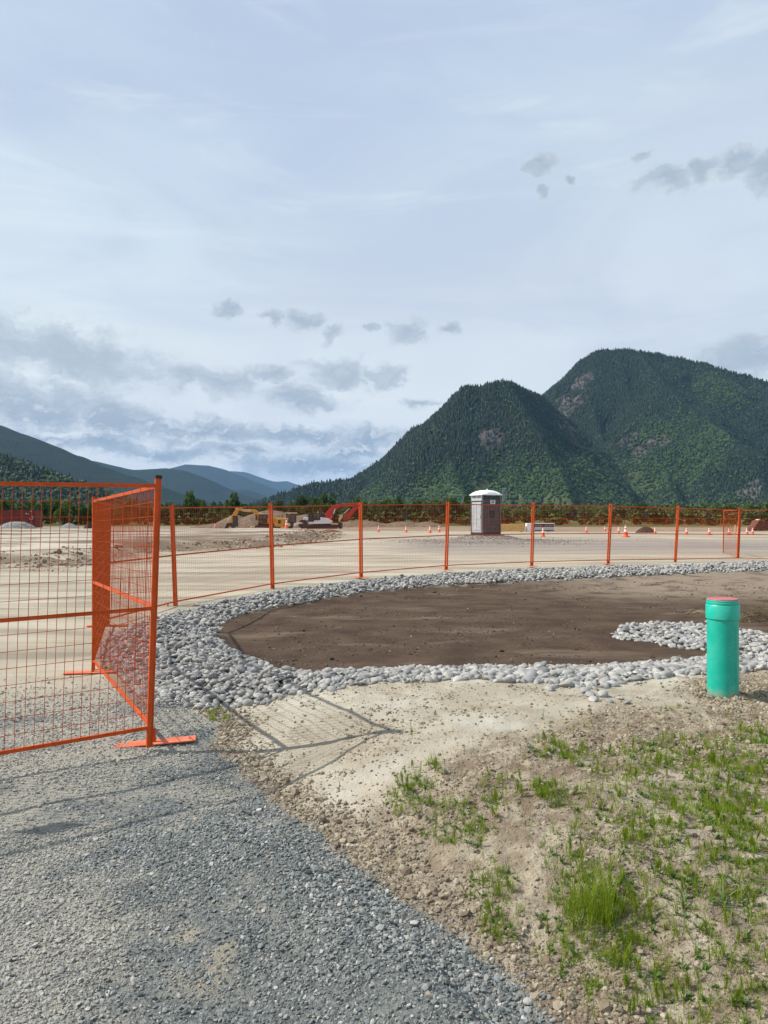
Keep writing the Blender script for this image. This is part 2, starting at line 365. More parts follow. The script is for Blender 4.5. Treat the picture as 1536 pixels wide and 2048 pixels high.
def ground_material():
    m, k, p = mat('site_ground'); geo = k.new('ShaderNodeNewGeometry'); P = geo.outputs['Position']
    A = k.new('ShaderNodeAttribute', attribute_name='zone_a').outputs[0]; B = k.new('ShaderNodeAttribute', attribute_name='zone_b').outputs[0]
    sa = k.new('ShaderNodeSeparateColor'); k.l.new(A, sa.inputs[0]); sb = k.new('ShaderNodeSeparateColor'); k.l.new(B, sb.inputs[0])
    gravel, dirt, soil = sa.outputs; ring, pad, lotg = sb.outputs
    rough = k.new('ShaderNodeAttribute', attribute_name='rough').outputs['Fac']; brown = k.new('ShaderNodeAttribute', attribute_name='far_brown').outputs['Fac']
    px = k.new('ShaderNodeSeparateXYZ'); k.l.new(P, px.inputs[0])
    n_big = k.noise(P, 0.35, 5, .6); n_mid = k.noise(P, 1.6, 5, .6); n_sm = k.noise(P, 9, 5, .65); n_fine = k.noise(P, 55, 4, .7)
    streak = k.noise(k.scale(P, .35, 1.6, 1), .55, 5, .6, .4); streak2 = k.noise(k.scale(P, .12, 1.2, 1), 1.3, 5, .62, .3)
    # open lot: pale compacted sand with wheel streaks
    lot = k.mix(k.ss(streak, .32, .68), (0.32, 0.285, 0.215), (0.48, 0.43, 0.335))
    lot = k.mix(k.ss(streak2, .48, .62, 0, .75), lot, (0.225, 0.195, 0.15))
    lot = k.mix(k.ss(n_sm, .3, .8, 0, .30), lot, (0.30, 0.27, 0.22))
    c = lot
    lg = k.mix(k.ss(streak2, .35, .65), (0.19, 0.175, 0.155), (0.30, 0.275, 0.235)); lg = k.mix(k.ss(n_fine, .45, .7, 0, .5), lg, (0.42, .40, .36))
    c = k.mix(lotg, c, lg)
    # raised pad: silt with broken brown streaks
    pd = k.mix(k.ss(k.noise(k.scale(P, .22, .8, 1), .6, 6, .65, .5), .42, .60), (0.165, 0.135, 0.10), (0.47, 0.42, 0.35))
    pd = k.mix(k.ss(k.noise(k.scale(P, .15, 1.3, 1), 1.1, 5, .65, .2), .57, .66, 0, .8), pd, (0.13, 0.105, 0.075))
    c = k.mix(pad, c, pd)
    bank = k.new('ShaderNodeAttribute', attribute_name='bank').outputs['Fac']; c = k.mix(k.math('MULTIPLY', bank, k.ss(k.noise(P, 1.1, 6, .7), .38, .58)), c, k.mix(n_sm, (0.12, .092, .062), (0.24, .195, .145)))
    fb = k.mix(k.ss(n_big, .35, .65), (0.20, .15, .105), (0.30, .235, .165)); c = k.mix(brown, c, fb); c = k.mix(k.ss(brown, 1.0, 2.0), c, k.mix(n_big, (0.045, .075, .022), (0.10, .12, .045)))
    # dirt bank
    d_s = k.mix(k.ss(n_mid, .35, .68), (0.355, 0.315, 0.24), (0.46, 0.42, 0.335)); d_s = k.mix(k.ss(k.noise(P, 2.6, 7, .72), .50, .66, 0, .65), d_s, (0.27, 0.22, 0.155)); d_s = k.mix(k.ss(k.noise(P, 1.1, 5, .6), .52, .64, 0, .5), d_s, (0.50, 0.48, 0.42))
    d_s = k.mix(k.ss(n_sm, .60, .75, 0, .4), d_s, (0.25, .19, .125))
    d_r = k.mix(k.ss(k.noise(P, 6, 6, .7), .40, .64), (0.22, 0.168, 0.115), (0.44, 0.38, 0.28)); d_r = k.mix(k.ss(n_fine, .58, .72, 0, .6), d_r, (0.16, .115, .075))
    dd = k.mix(rough, d_s, d_r); c = k.mix(dirt, c, dd)
    # garden soil
    so = k.mix(k.ss(n_mid, .3, .7), (0.058, 0.037, 0.025), (0.100, 0.068, 0.046)); so = k.mix(k.ss(k.noise(k.scale(P, .5, 1.4, 1), .9, 5, .6), .52, .72, 0, .7), so, (0.19, .145, .105))
    so = k.mix(k.ss(n_fine, .50, .75, 0, .6), so, (0.045, .03, .022))
    dry = k.math('MULTIPLY', k.math('MULTIPLY', k.ss(px.outputs[1], 13.5, 17.0), k.ss(px.outputs[0], 2.0, 6.5)), k.ss(n_mid, .25, .55))
    so = k.mix(dry, so, (0.24, .19, .14))
    c = k.mix(soil, c, so)
    c = k.mix(ring, c, k.mix(n_sm, (0.10, .095, .085), (0.20, .19, .17)))
    # gravel path bedding: stone dust between the chips, dusted pale in places
    gr = k.mix(k.ss(n_fine, .35, .65), (0.09, 0.10, 0.10), (0.24, 0.25, 0.24))
    dustn = k.math('ADD', k.noise(P, 1.3, 5, .65), k.ss(px.outputs[0], .2, -2.0, -.06, .16)); gr = k.mix(k.ss(dustn, .50, .68, 0, .85), gr, (0.34, .32, .265))
    c = k.mix(gravel, c, gr)
    k.l.new(c, p.inputs['Base Color']); p.inputs['Roughness'].default_value = 0.95; p.inputs['Specular IOR Level'].default_value = 0.12
    near = k.ss(px.outputs[1], 16, 6)
    h = k.math('ADD', k.math('MULTIPLY', k.noise(P, 22, 5, .7), k.math('MULTIPLY_ADD', rough, .8, .25)), k.math('MULTIPLY', k.noise(P, 90, 3, .7), .22))
    h = k.math('ADD', h, k.math('MULTIPLY', k.math('SUBTRACT', 1.0, near), k.math('MULTIPLY', streak2, 4.0)))
    bump(k, p, h, 0.045)
    return m
M = {}
M['ground'] = ground_material()

# ------------------------------------------------------------------ the ground, one sheet cut where the surface changes
def graded(lo, hi, a, b, step, ratio):
    mid = list(np.arange(a, b, step)); out = []; s = step; v = mid[-1]
    while v < hi: s *= ratio; v += s; out.append(v)
    neg = []; s = step; v = a
    while v > lo: s *= ratio * 1.02; v -= s; neg.append(v)
    return np.array(neg[::-1] + mid + out)
def build_ground():
    xs = graded(-9500, 9500, -2.6, 3.9, 0.023, 1.052); ys = graded(-400, 19000, 2.0, 7.2, 0.023, 1.0235)
    X, Y = np.meshgrid(xs, ys); x = X.ravel(); y = Y.ravel(); Ms = masks(x, y); z = height(x, y, Ms)
    g, r, s, i, p = Ms; nx, ny = len(xs), len(ys)
    idx = np.arange(nx * ny).reshape(ny, nx)
    F = np.stack([idx[:-1, :-1], idx[:-1, 1:], idx[1:, 1:], idx[1:, :-1]], -1).reshape(-1, 4)
    near = (y < 8.8) & (x > -2.3)
    inring = (r > 0); insoil = s > 0
    zone = np.where(g > 0, 1, np.where(insoil, 3, np.where(inring, 2, np.where(near, 4, 0))))
    w_g = sstep(g, -.05, .05); w_r = sstep(r, -.05, .05) * (1 - w_g); w_s = sstep(s, -.04, .04); w_r = w_r * (1 - w_s)
    w_d = (1 - sstep(y, 7.5, 9.5)) * sstep(x, -2.6, -1.8) * (1 - w_g)
    w_g = w_g * np.clip(1 - sstep(y, 5.6, 7.6) * (.9 - .4 * sstep(x, -3.2, -1.6)), 0, 1)
    w_g = w_g * (1 - .75 * sand_spots(x, y)); w_k = np.exp(-((p - .2) / 1.1) ** 2) * (y < 80)
    # grey gravel spread round the cabin
    w_l = np.exp(-((y - 33.5 - 1.5 * fbm(x, y, 6, 3, 7)) / 5.2) ** 4) * sstep(x, -1, 2.5) * (1 - sstep(p, -1, 0))
    w_b = sstep(y + 8 * fbm(x, y, 20, 3, 9), 92, 99) + sstep(y + 10 * fbm(x, y, 20, 3, 19), 150, 158); w_p = sstep(p, -.3, .3)
    rough = rough_mask(x, y, g)
    fz = zone[F].max(1) if False else np.array([0]); fz = zone[F[:, 0]]
    for zid, nm in ((0, 'ground'), (1, 'gravel_path'), (2, 'cobble_strip'), (3, 'soil_bed'), (4, 'dirt_bank')):
        ff = F[fz == zid]; used, inv = np.unique(ff.ravel(), return_inverse=True)
        me = bpy.data.meshes.new(nm); me.vertices.add(len(used)); me.loops.add(ff.size); me.polygons.add(len(ff))
        me.vertices.foreach_set('co', np.stack([x[used], y[used], z[used]], 1).astype(np.float32).ravel())
        me.loops.foreach_set('vertex_index', inv.astype(np.int32)); me.polygons.foreach_set('loop_start', np.arange(0, ff.size, 4, dtype=np.int32))
        me.polygons.foreach_set('use_smooth', np.ones(len(ff), bool)); me.update(calc_edges=True); me.validate()
        for an, ch in (('zone_a', (w_g, w_d, w_s)), ('zone_b', (w_r, w_p, w_l))):
            a = me.attributes.new(an, 'FLOAT_COLOR', 'POINT'); a.data.foreach_set('color', np.stack([c[used] for c in ch] + [np.ones(len(used))], 1).astype(np.float32).ravel())
        for an, v in (('rough', rough), ('far_brown', w_b), ('bank', w_k)):
            a = me.attributes.new(an, 'FLOAT', 'POINT'); a.data.foreach_set('value', v[used].astype(np.float32))
        me.materials.append(M['ground']); o = bpy.data.objects.new(nm, me); COL.objects.link(o); tag(o, kind='structure'); M['obj_' + nm] = o
build_ground()

# ------------------------------------------------------------------ mountains: ridges in metres, slopes falling away from them
def R(px, py, D, drop=0.0): return ((px - CX) / FPX * D, D, EYE + (HY - py) / FPX * D - drop)
def ridge_field(X, Y, ridges, seed, amp, wl):
    wx = X + wl * .75 * fbm(X, Y, wl * 2.2, 5, seed); wy = Y + wl * .75 * fbm(X, Y, wl * 2.2, 5, seed + 9)
    H = np.full(X.shape, -1e9); dmin = np.full(X.shape, 1e9)
    for pts, slope in ridges:
        for (ax, ay, az), (bx, by, bz) in zip(pts[:-1], pts[1:]):
            ex, ey = bx - ax, by - ay
            t = np.clip(((X - ax) * ex + (Y - ay) * ey) / (ex * ex + ey * ey), 0, 1)
            d = np.hypot(X - ax - t * ex, Y - ay - t * ey); t2 = np.clip(((wx - ax) * ex + (wy - ay) * ey) / (ex * ex + ey * ey), 0, 1)
            dmin = np.minimum(dmin, d); dw = np.hypot(wx - ax - t2 * ex, wy - ay - t2 * ey); k = sstep(d, 0, wl * .8); dd = d * (1 - k) + dw * k
            h = az + t * (bz - az) - slope * dd - (wl * .09 if wl < 300 else 0) * (1 - np.exp(-dd / 32))
            hp = np.maximum(H, h); H = hp + 2 * np.exp(-np.abs(H - h) / 14) * (np.minimum(H, h) > -1e8)
    rid = 1 - 2 * np.abs(fbm(X, Y, wl, 5, seed + 3, .55)) * 2
    return H + amp * (rid - .8) * (.15 + .85 * sstep(dmin, 10, 130))
def grid_obj(name, X, Y, Z, m, attrs=None):
    ny, nx = X.shape; idx = np.arange(nx * ny).reshape(ny, nx)
    F = np.stack([idx[:-1, :-1], idx[:-1, 1:], idx[1:, 1:], idx[1:, :-1]], -1).reshape(-1, 4)
    z = Z.ravel(); F = F[(z[F] > -6).any(1)]; used, inv = np.unique(F.ravel(), return_inverse=True)
    me = bpy.data.meshes.new(name); me.vertices.add(len(used)); me.loops.add(F.size); me.polygons.add(len(F))
    me.vertices.foreach_set('co', np.stack([X.ravel()[used], Y.ravel()[used], np.maximum(z, -2.5)[used]], 1).astype(np.float32).ravel())
    me.loops.foreach_set('vertex_index', inv.astype(np.int32)); me.polygons.foreach_set('loop_start', np.arange(0, F.size, 4, dtype=np.int32))
    me.polygons.foreach_set('use_smooth', np.ones(len(F), bool)); me.update(calc_edges=True)
    for an, v in (attrs or {}).items():
        a = me.attributes.new(an, 'FLOAT', 'POINT'); a.data.foreach_set('value', v.ravel()[used].astype(np.float32))
    me.materials.append(m); o = bpy.data.objects.new(name, me); COL.objects.link(o); tag(o, kind='structure'); return o
def slope_material():
    m, k, p = mat('forest_floor'); P = k.new('ShaderNodeNewGeometry').outputs['Position']
    rock = k.new('ShaderNodeAttribute', attribute_name='rock').outputs['Fac']; lush = k.new('ShaderNodeAttribute', attribute_name='lush').outputs['Fac']
    a = k.mix(k.noise(P, .05, 5, .65), (0.010, 0.018, 0.011), (0.026, 0.040, 0.018)); b = k.mix(k.noise(P, .03, 5, .65), (0.060, 0.085, 0.032), (0.115, 0.135, 0.060))
    rk = k.mix(k.ss(k.noise(k.scale(P, 1, 1, .35), .05, 6, .7), .35, .65), (0.045, 0.040, 0.038), (0.135, 0.12, 0.11))
    c = k.mix(lush, a, b); c = k.mix(k.ss(k.math('ADD', rock, k.math('MULTIPLY', k.math('SUBTRACT', k.noise(P, .06, 5, .7), .5), .9)), .40, .60), c, rk)
    k.l.new(c, p.inputs['Base Color']); p.inputs['Roughness'].default_value = 1; p.inputs['Specular IOR Level'].default_value = .05
    bump(k, p, k.noise(P, .08, 6, .7), 9.0); return m
def far_forest_material():
    m, k, p = mat('far_forest'); P = k.new('ShaderNodeNewGeometry').outputs['Position']
    c = k.mix(k.noise(P, .006, 6, .6), (0.012, 0.022, 0.014), (0.034, 0.048, 0.024)); k.l.new(c, p.inputs['Base Color'])
    p.inputs['Roughness'].default_value = 1; p.inputs['Specular IOR Level'].default_value = .03
    bump(k, p, k.noise(P, .03, 5, .75), 22.0); return m
M['slope'] = slope_material(); M['far'] = far_forest_material()
T = 4.0
RA = [([R(440, 1024, 2350, T), R(500, 1006, 2350, T), R(560, 985, 2350, T), R(620, 964, 2330, T), R(650, 961, 2310, T), R(700, 955, 2280, T), R(730, 938, 2250, T), R(770, 912, 2200, T), R(800, 878, 2180, T), R(828, 852, 2150, T),
        R(850, 845, 2130, T), R(872, 848, 2120, T), R(888, 828, 2110, T), R(906, 790, 2100, T), R(930, 767, 2080, T), R(960, 768, 2070, T), R(985, 761, 2060, T), R(1012, 758, 2060, T), R(1050, 775, 2150, T), R(1085, 790, 2300, T)], 1.05),
      ([R(1012, 758, 2060, T), R(1062, 840, 1900, T), R(1112, 930, 1760, T), R(1150, 1015, 1600, T)], .86),
      ([R(872, 846, 2120, T), R(900, 915, 1900, T), R(925, 1000, 1650, T)], .80), ([R(770, 914, 2200, T), R(790, 975, 1950, T), R(800, 1015, 1700, T)], .6)]
RB = [([R(1030, 880, 2900, T), R(1086, 786, 2860, T), R(1130, 752, 2820, T), R(1160, 718, 2790, T), R(1195, 698, 2770, T), R(1235, 696, 2760, T), R(1280, 698, 2750, T), R(1312, 702, 2750, T), R(1340, 709, 2740, T),
        R(1420, 726, 2720, T), R(1500, 750, 2700, T), R(1560, 768, 2680, T), R(1700, 805, 2650, T), R(1900, 865, 2600, T), R(2200, 960, 2500, T)], .98),
      ([R(1280, 704, 2740, T), R(1330, 765, 2500, T), R(1400, 832, 2280, T), R(1450, 862, 2120, T), R(1510, 930, 1930, T), R(1540, 1010, 1740, T)], .72),
      ([R(1160, 726, 2780, T), R(1180, 800, 2560, T), R(1205, 885, 2320, T), R(1230, 975, 2050, T)], .72),
      ([R(1235, 704, 2740, T), R(1268, 820, 2480, T), R(1320, 915, 2180, T), R(1350, 990, 1880, T)], .74),
      ([R(1500, 750, 2700, T), R(1600, 850, 2350, T), R(1700, 960, 1950, T)], .72)]
def build_mountain():
    X, Y = np.meshgrid(np.arange(-760, 3300, 11.0), np.arange(1380, 3250, 11.0))
    Z = np.maximum(ridge_field(X, Y, RA, 5, 34, 150), ridge_field(X, Y, RB, 25, 42, 190))
    gy, gx = np.gradient(Z, 11.0); steep = np.hypot(gx, gy); u = X / Y * FPX + CX; v = HY - (Z - EYE) / Y * FPX
    # cliffs and clearings where the mountain has them, given on the mountain itself
    def blob(pt, rad, asp=1.0):
        return np.exp(-(((X - pt[0]) / rad) ** 2 + ((Y - pt[1]) / (rad * asp)) ** 2))
    def spot(px, py):
        k = np.argmin((u - px) ** 2 + (v - py) ** 2 + np.where((Y > 1400), 0, 1e9) + 0.02 * (Y - Y.min())); return X.ravel()[k], Y.ravel()[k]
    rock = np.zeros(X.shape)
    for px, py, rad, asp in ((1140, 800, 75, .9), (1128, 845, 55, .8), (1165, 770, 50, 1), (978, 868, 30, .9), (1285, 860, 80, .8), (1310, 885, 70, .8), (1262, 878, 45, .8), (1275, 915, 40, 1), (1530, 975, 60, 1), (1150, 880, 38, 1)):
        rock = np.maximum(rock, blob(spot(px, py), rad, asp))
    lush = sstep(105 - Z + 260 * fbm(X, Y, 330, 4, 77), -30, 110) * .85
    for px, py, rad in ((1270, 940, 150), (1200, 965, 120), (1340, 870, 110), (1420, 885, 120), (1380, 930, 110), (1010, 915, 80), (1290, 975, 130), (1440, 770, 110)):
        lush = np.maximum(lush, blob(spot(px, py), rad) * (0.75 + .6 * fbm(X, Y, 90, 3, 79)))
    rock = rock * (0.95 + 2.2 * fbm(X, Y, 60, 4, 81)) + .12 * sstep(steep, .95, 1.4)
    o = grid_obj('mountain', X, Y, Z, M['slope'], {'rock': rock, 'lush': np.clip(lush, 0, 1)})
    return X, Y, Z, rock, lush
MT = build_mountain()
RL = [([R(-700, 800, 1700, T), R(-300, 862, 1500, T), R(0, 905, 1400, T), R(60, 926, 1350, T), R(130, 951, 1300, T), R(200, 972, 1250, T), R(300, 1000, 1200, T), R(400, 1022, 1150, T)], .5)]
def build_left():
    X, Y = np.meshgrid(np.arange(-2000, 0, 12.0), np.arange(820, 2300, 12.0)); Z = ridge_field(X, Y, RL, 45, 9, 150)
    lush = np.clip(.45 + 1.2 * fbm(X, Y, 160, 4, 87), 0, 1); grid_obj('wooded_hill', X, Y, Z, M['slope'], {'rock': X * 0, 'lush': lush}); return X, Y, Z, X * 0, lush
ML = build_left()
def far_hill(name, pts, slope, x0, x1, y0, y1, step, amp, wl, seed):
    X, Y = np.meshgrid(np.arange(x0, x1, step), np.arange(y0, y1, step)); Z = ridge_field(X, Y, [(pts, slope)], seed, amp, wl); return grid_obj(name, X, Y, Z, M['far'])
far_hill('dark_hill', [R(-600, 740, 4700), R(-250, 800, 4500), R(0, 850, 4200), R(60, 872, 4150), R(120, 897, 4100), R(180, 925, 4050), R(260, 950, 4000), R(330, 975, 3950), R(420, 1003, 3900), R(480, 1028, 3850)], .42, -5200, -500, 2900, 5800, 34, 30, 420, 105)
far_hill('middle_hill', [R(120, 915, 6500), R(190, 922, 6500), R(235, 933, 6500), R(265, 940, 6500), R(330, 936, 6500), R(370, 941, 6500), R(410, 957, 6500), R(450, 977, 6500), R(500, 998, 6500), R(545, 1025, 6500)], .40, -3600, -600, 5200, 8000, 45, 26, 520, 125)
far_hill('low_hill', [R(380, 1015, 8200), R(430, 990, 8200), R(460, 980, 8200), R(495, 980, 8200), R(520, 988, 8200), R(560, 1020, 8200)], .4, -2600, -700, 7400, 9000, 50, 18, 500, 135)
far_hill('blue_mountain', [R(230, 985, 11500), R(290, 955, 11500), R(335, 937, 11500), R(372, 927, 11500), R(415, 930, 11500), R(445, 937, 11500), R(480, 950, 11500), R(520, 966, 11500), R(560, 988, 11500), R(600, 1015, 11500)], .42, -6200, 0, 9700, 13500, 70, 70, 1100, 145)
far_hill('farthest_mountain', [R(400, 960, 15500), R(460, 941, 15500), R(490, 943, 15500), R(520, 955, 15500), R(550, 963, 15500), R(575, 962, 15500), R(600, 972, 15500), R(660, 1005, 15500)], .4, -5600, 0, 13800, 17500, 90, 60, 1200, 155)

# ------------------------------------------------------------------ scattering: points with a turn, a size and a kind, filled in by geometry nodes
def ico(sub, jit, squash=(1, 1, 1), seed=0, flat=True):
    bm = bmesh.new(); bmesh.ops.create_icosphere(bm, subdivisions=sub, radius=1.0); r = random.Random(seed)
    for v in bm.verts: v.co = Vector(v.co) * (1 + r.uniform(-jit, jit)); v.co = Vector((v.co.x * squash[0], v.co.y * squash[1], v.co.z * squash[2]))
    mb = MB(); mb.add([v.co for v in bm.verts], [tuple(x.index for x in f.verts) for f in bm.faces], not flat); bm.free(); return mb
def src(mb, name, m): return bpy.data.objects.new(name, mb.mesh(name, m))     # not linked: only its shape is used
def scatter(name, P, rot, scl, var, sources, parent=None):
    P = np.asarray(P, np.float32); n = len(P); me = bpy.data.meshes.new(name); me.vertices.add(n); me.vertices.foreach_set('co', P.ravel())
    for an, v in (('turn', rot), ('size', scl)):
        a = me.attributes.new(an, 'FLOAT_VECTOR', 'POINT'); a.data.foreach_set('vector', np.asarray(v, np.float32).ravel())
    a = me.attributes.new('variant', 'INT', 'POINT'); a.data.foreach_set('value', np.asarray(var, np.int32))
    o = bpy.data.objects.new(name, me); COL.objects.link(o)
    for s in sources:
        for m in s.data.materials:
            if m.name not in me.materials: me.materials.append(m)
    t = bpy.data.node_groups.new(name + '_nodes', 'GeometryNodeTree')
    t.interface.new_socket('Geometry', in_out='INPUT', socket_type='NodeSocketGeometry'); t.interface.new_socket('Geometry', in_out='OUTPUT', socket_type='NodeSocketGeometry')
    gi = t.nodes.new('NodeGroupInput'); go = t.nodes.new('NodeGroupOutput'); join = t.nodes.new('GeometryNodeJoinGeometry')
    def attr(nm, ty):
        q = t.nodes.new('GeometryNodeInputNamedAttribute'); q.data_type = ty; q.inputs[0].default_value = nm; return q.outputs[0]
    for i, s in enumerate(sources):
        cmp = t.nodes.new('FunctionNodeCompare'); cmp.data_type = 'INT'; cmp.operation = 'EQUAL'
        ins = [x for x in cmp.inputs if x.type == 'INT']; t.links.new(attr('variant', 'INT'), ins[0]); ins[1].default_value = i
        oi = t.nodes.new('GeometryNodeObjectInfo'); oi.inputs['Object'].default_value = s; oi.inputs['As Instance'].default_value = False
        iop = t.nodes.new('GeometryNodeInstanceOnPoints'); t.links.new(gi.outputs[0], iop.inputs['Points']); t.links.new(cmp.outputs[0], iop.inputs['Selection'])
        t.links.new(oi.outputs['Geometry'], iop.inputs['Instance']); t.links.new(attr('turn', 'FLOAT_VECTOR'), iop.inputs['Rotation']); t.links.new(attr('size', 'FLOAT_VECTOR'), iop.inputs['Scale'])
        t.links.new(iop.outputs[0], join.inputs[0])
    t.links.new(join.outputs[0], go.inputs[0]); md = o.modifiers.new('scatter', 'NODES'); md.node_group = t
    tag(o, kind='stuff')
    if parent is not None: o.parent = parent
    return o
def rand_rot(n, tilt=0.3): return np.stack([RNG.normal(0, tilt, n), RNG.normal(0, tilt, n), RNG.uniform(0, 6.283, n)], 1)

M['conifer'] = leafy('conifer_needles', (0.009, 0.022, 0.014), (0.026, 0.047, 0.022), 0)
M['broad'] = leafy('broadleaf_crowns', (0.026, 0.056, 0.016), (0.075, 0.125, 0.030), 0)
def conifer(seed):
    r = random.Random(seed); mb = MB(); n = 7
    for z0, z1, rad in ((0.08, .48, .23), (.32, .74, .17), (.58, 1.0, .105)):
        ring = [(rad * r.uniform(.75, 1.2) * math.cos(6.283 * i / n), rad * r.uniform(.75, 1.2) * math.sin(6.283 * i / n), z0 + r.uniform(-.04, .03)) for i in range(n)]
        mb.add(ring + [(0, 0, z1)], [(i, (i + 1) % n, n) for i in range(n)])
    return mb
CONI = [src(conifer(i), 'conifer_shape', M['conifer']) for i in range(3)]
def lump(seed):
    mb = MB(); r = random.Random(seed)
    for j in range(4):
        q = ico(1, .22, (.36, .36, .34), seed * 9 + j); c = Vector((r.uniform(-.25, .25), r.uniform(-.25, .25), r.uniform(.35, .72)))
        mb.add([Vector(v) * r.uniform(.75, 1.1) + c for v in q.v], q.f)
    return mb
BROAD = [src(lump(i), 'broadleaf_shape', M['broad']) for i in range(3)]
def forest(tag_name, field, n, side, cover):
    X, Y, Z, rock, lush = field; ny, nx = X.shape; out = {0: [], 1: []}
    fx = RNG.uniform(0, nx - 1.01, n); fy = RNG.uniform(0, ny - 1.01, n); ix = fx.astype(int); iy = fy.astype(int); a = fx - ix; b = fy - iy
    def S(F): return (F[iy, ix] * (1 - a) + F[iy, ix + 1] * a) * (1 - b) + (F[iy + 1, ix] * (1 - a) + F[iy + 1, ix + 1] * a) * b
    x, y, z, rk, lu = S(X), S(Y), S(Z), S(rock), S(lush)
    gy, gx = np.gradient(Z, Y[1, 0] - Y[0, 0]); front = S(gy) * 1.0 + S(gx) * (x / np.maximum(y, 1))
    vis = front > -0.25; keep = (z > 1) & vis & ((rk < .36) | (RNG.random(n) < .22)) & (x / y < .60) & (x / y > -.62)
    dec = (lu + .35 * RNG.normal(0, 1, n)) > .62; keep &= ~((lu > .72) & (fbm(x, y, 60, 3, 15) > -.02) & (RNG.random(n) < .75)) & (RNG.random(n) < cover)
    for kind, nm, srcs in ((False, 'conifer_forest', CONI), (True, 'broadleaf_forest', BROAD)):
        q = keep & (dec == kind); m = q.sum(); h = RNG.uniform(6, 9.5, m) + 6.5 * RNG.random(m) ** 3 if not kind else RNG.uniform(4.8, 9, m)
        w = h * (RNG.uniform(1.0, 1.6, m) if not kind else RNG.uniform(.8, 1.2, m))
        o = scatter(nm, np.stack([x[q], y[q], z[q] - 1.0], 1), rand_rot(m, .04), np.stack([w, w, h], 1), RNG.integers(0, 3, m), srcs)
        tag(o, ('dark conifers' if not kind else 'pale green broadleaf trees') + ' covering the ' + side, 'forest'); print(nm, side, m)
forest('r', MT, 600000, 'steep twin peaked mountain on the right', 1)
forest('l', ML, 110000, 'low wooded hill on the left', 1)

# ------------------------------------------------------------------ haze in the valley
def build_haze():
    mb = MB(); mb.box((0, 9500, 528), (19800, 20400, 1062)); o = mb.build('haze'); m = bpy.data.materials.new('haze_air'); m.use_nodes = True; m.node_tree.nodes.clear(); k = NT(m.node_tree)
    v = k.new('ShaderNodeVolumePrincipled'); v.inputs['Color'].default_value = (0.34, 0.60, 1.0, 1); v.inputs['Density'].default_value = 0.000034; v.inputs['Anisotropy'].default_value = 0.0
    out = k.new('ShaderNodeOutputMaterial'); k.l.new(v.outputs[0], out.inputs['Volume']); o.data.materials.append(m); tag(o, kind='stuff'); o['label'] = 'thin blue haze filling the valley'
    try: m.cycles.homogeneous_volume = True
    except Exception: pass
build_haze()

# ------------------------------------------------------------------ tree line behind the site
def leaf_crown(seed, n=520, s=.055, lobes=7, w=.42):
    """leaf clumps spread through an uneven crown one metre high"""
    r = random.Random(seed); L = [(Vector((r.uniform(-w, w) * .75, r.uniform(-w, w) * .75, r.uniform(.25, .82))), r.uniform(.16, .27)) for _ in range(lobes)]; mb = MB()
    for _ in range(n):
        c, q = r.choice(L); d = Vector((r.gauss(0, 1), r.gauss(0, 1), r.gauss(0, 1))).normalized(); p = c + d * q * r.random() ** .35
        if p.z < .06: p.z = .06 + r.random() * .1
        e = Euler((r.uniform(-1.2, 1.2), r.uniform(-1.2, 1.2), r.uniform(0, 6.28))).to_matrix(); k = s * r.uniform(.6, 1.4)
        mb.add([p + e @ Vector((a * k, b * k, c2 * k)) for a, b, c2 in ((-1, -.6, 0), (.9, -.8, .2), (1.1, .7, 0), (-.2, 1, .3), (-1, .5, 0))], [(0, 1, 2, 3, 4)])
    return mb
def limbs(seed):
    r = random.Random(seed); mb = MB(); top = Vector((r.uniform(-.03, .03), r.uniform(-.03, .03), .5)); mb.bar((0, 0, -.05), top, .045, n=6, w2=.022)
    for i in range(5):
        a = r.uniform(0, 6.28); z = r.uniform(.2, .48); mb.bar((top.x * z, top.y * z, z), (math.cos(a) * .25, math.sin(a) * .25, z + r.uniform(.15, .32)), .02, n=5, w2=.008)
    return mb
M['bark'] = worn('bark', (0.10, 0.08, 0.06), .9)
M['leaf_dark'] = leafy('dark_leaves', (0.022, 0.048, 0.016), (0.048, 0.085, 0.024)); M['leaf_mid'] = leafy('green_leaves', (0.034, 0.070, 0.017), (0.070, 0.115, 0.028)); M['leaf_olive'] = leafy('willow_leaves', (0.060, 0.085, 0.034), (0.115, 0.145, 0.062))
TREE_MESH = {}; ROWN = {}
def tree(px, top, Y, w_px, kind, label, group, z0=-.5):
    key = (kind, random.randrange(4))
    if key not in TREE_MESH:
        m = M['leaf_' + kind]; sd = hash_int(kind) + key[1] * 13
        TREE_MESH[key] = (leaf_crown(sd, 640 if kind != 'olive' else 420, .05 if kind != 'olive' else .045, 9 if kind != 'olive' else 10, .45).mesh('crown', m), limbs(sd).mesh('trunk', M['bark']))
    crown, trunk = TREE_MESH[key]; h = (EYE - z0) + (HY - top) / FPX * Y; w = w_px / FPX * Y
    e = empty('tree' if kind != 'olive' else 'willow_bush', ((px - CX) / FPX * Y, Y, z0), random.uniform(0, 6.28)); e.scale = (w, w, h)
    for nm, me in (('crown', crown), ('trunk', trunk)): o = bpy.data.objects.new(nm, me); COL.objects.link(o); o.parent = e
    if '%s' in label: ROWN[group] = ROWN.get(group, 0) + 1; label = label.replace('%s', nth(ROWN[group]))
    tag(e, label, 'tree' if kind != 'olive' else 'bush', group)
def hash_int(s): return sum(ord(c) * 7 for c in s)
LOOSE = [src(leaf_crown(60 + i, 260, .075, 6, .5), 'loose_crown_shape', M['broad']) for i in range(3)]
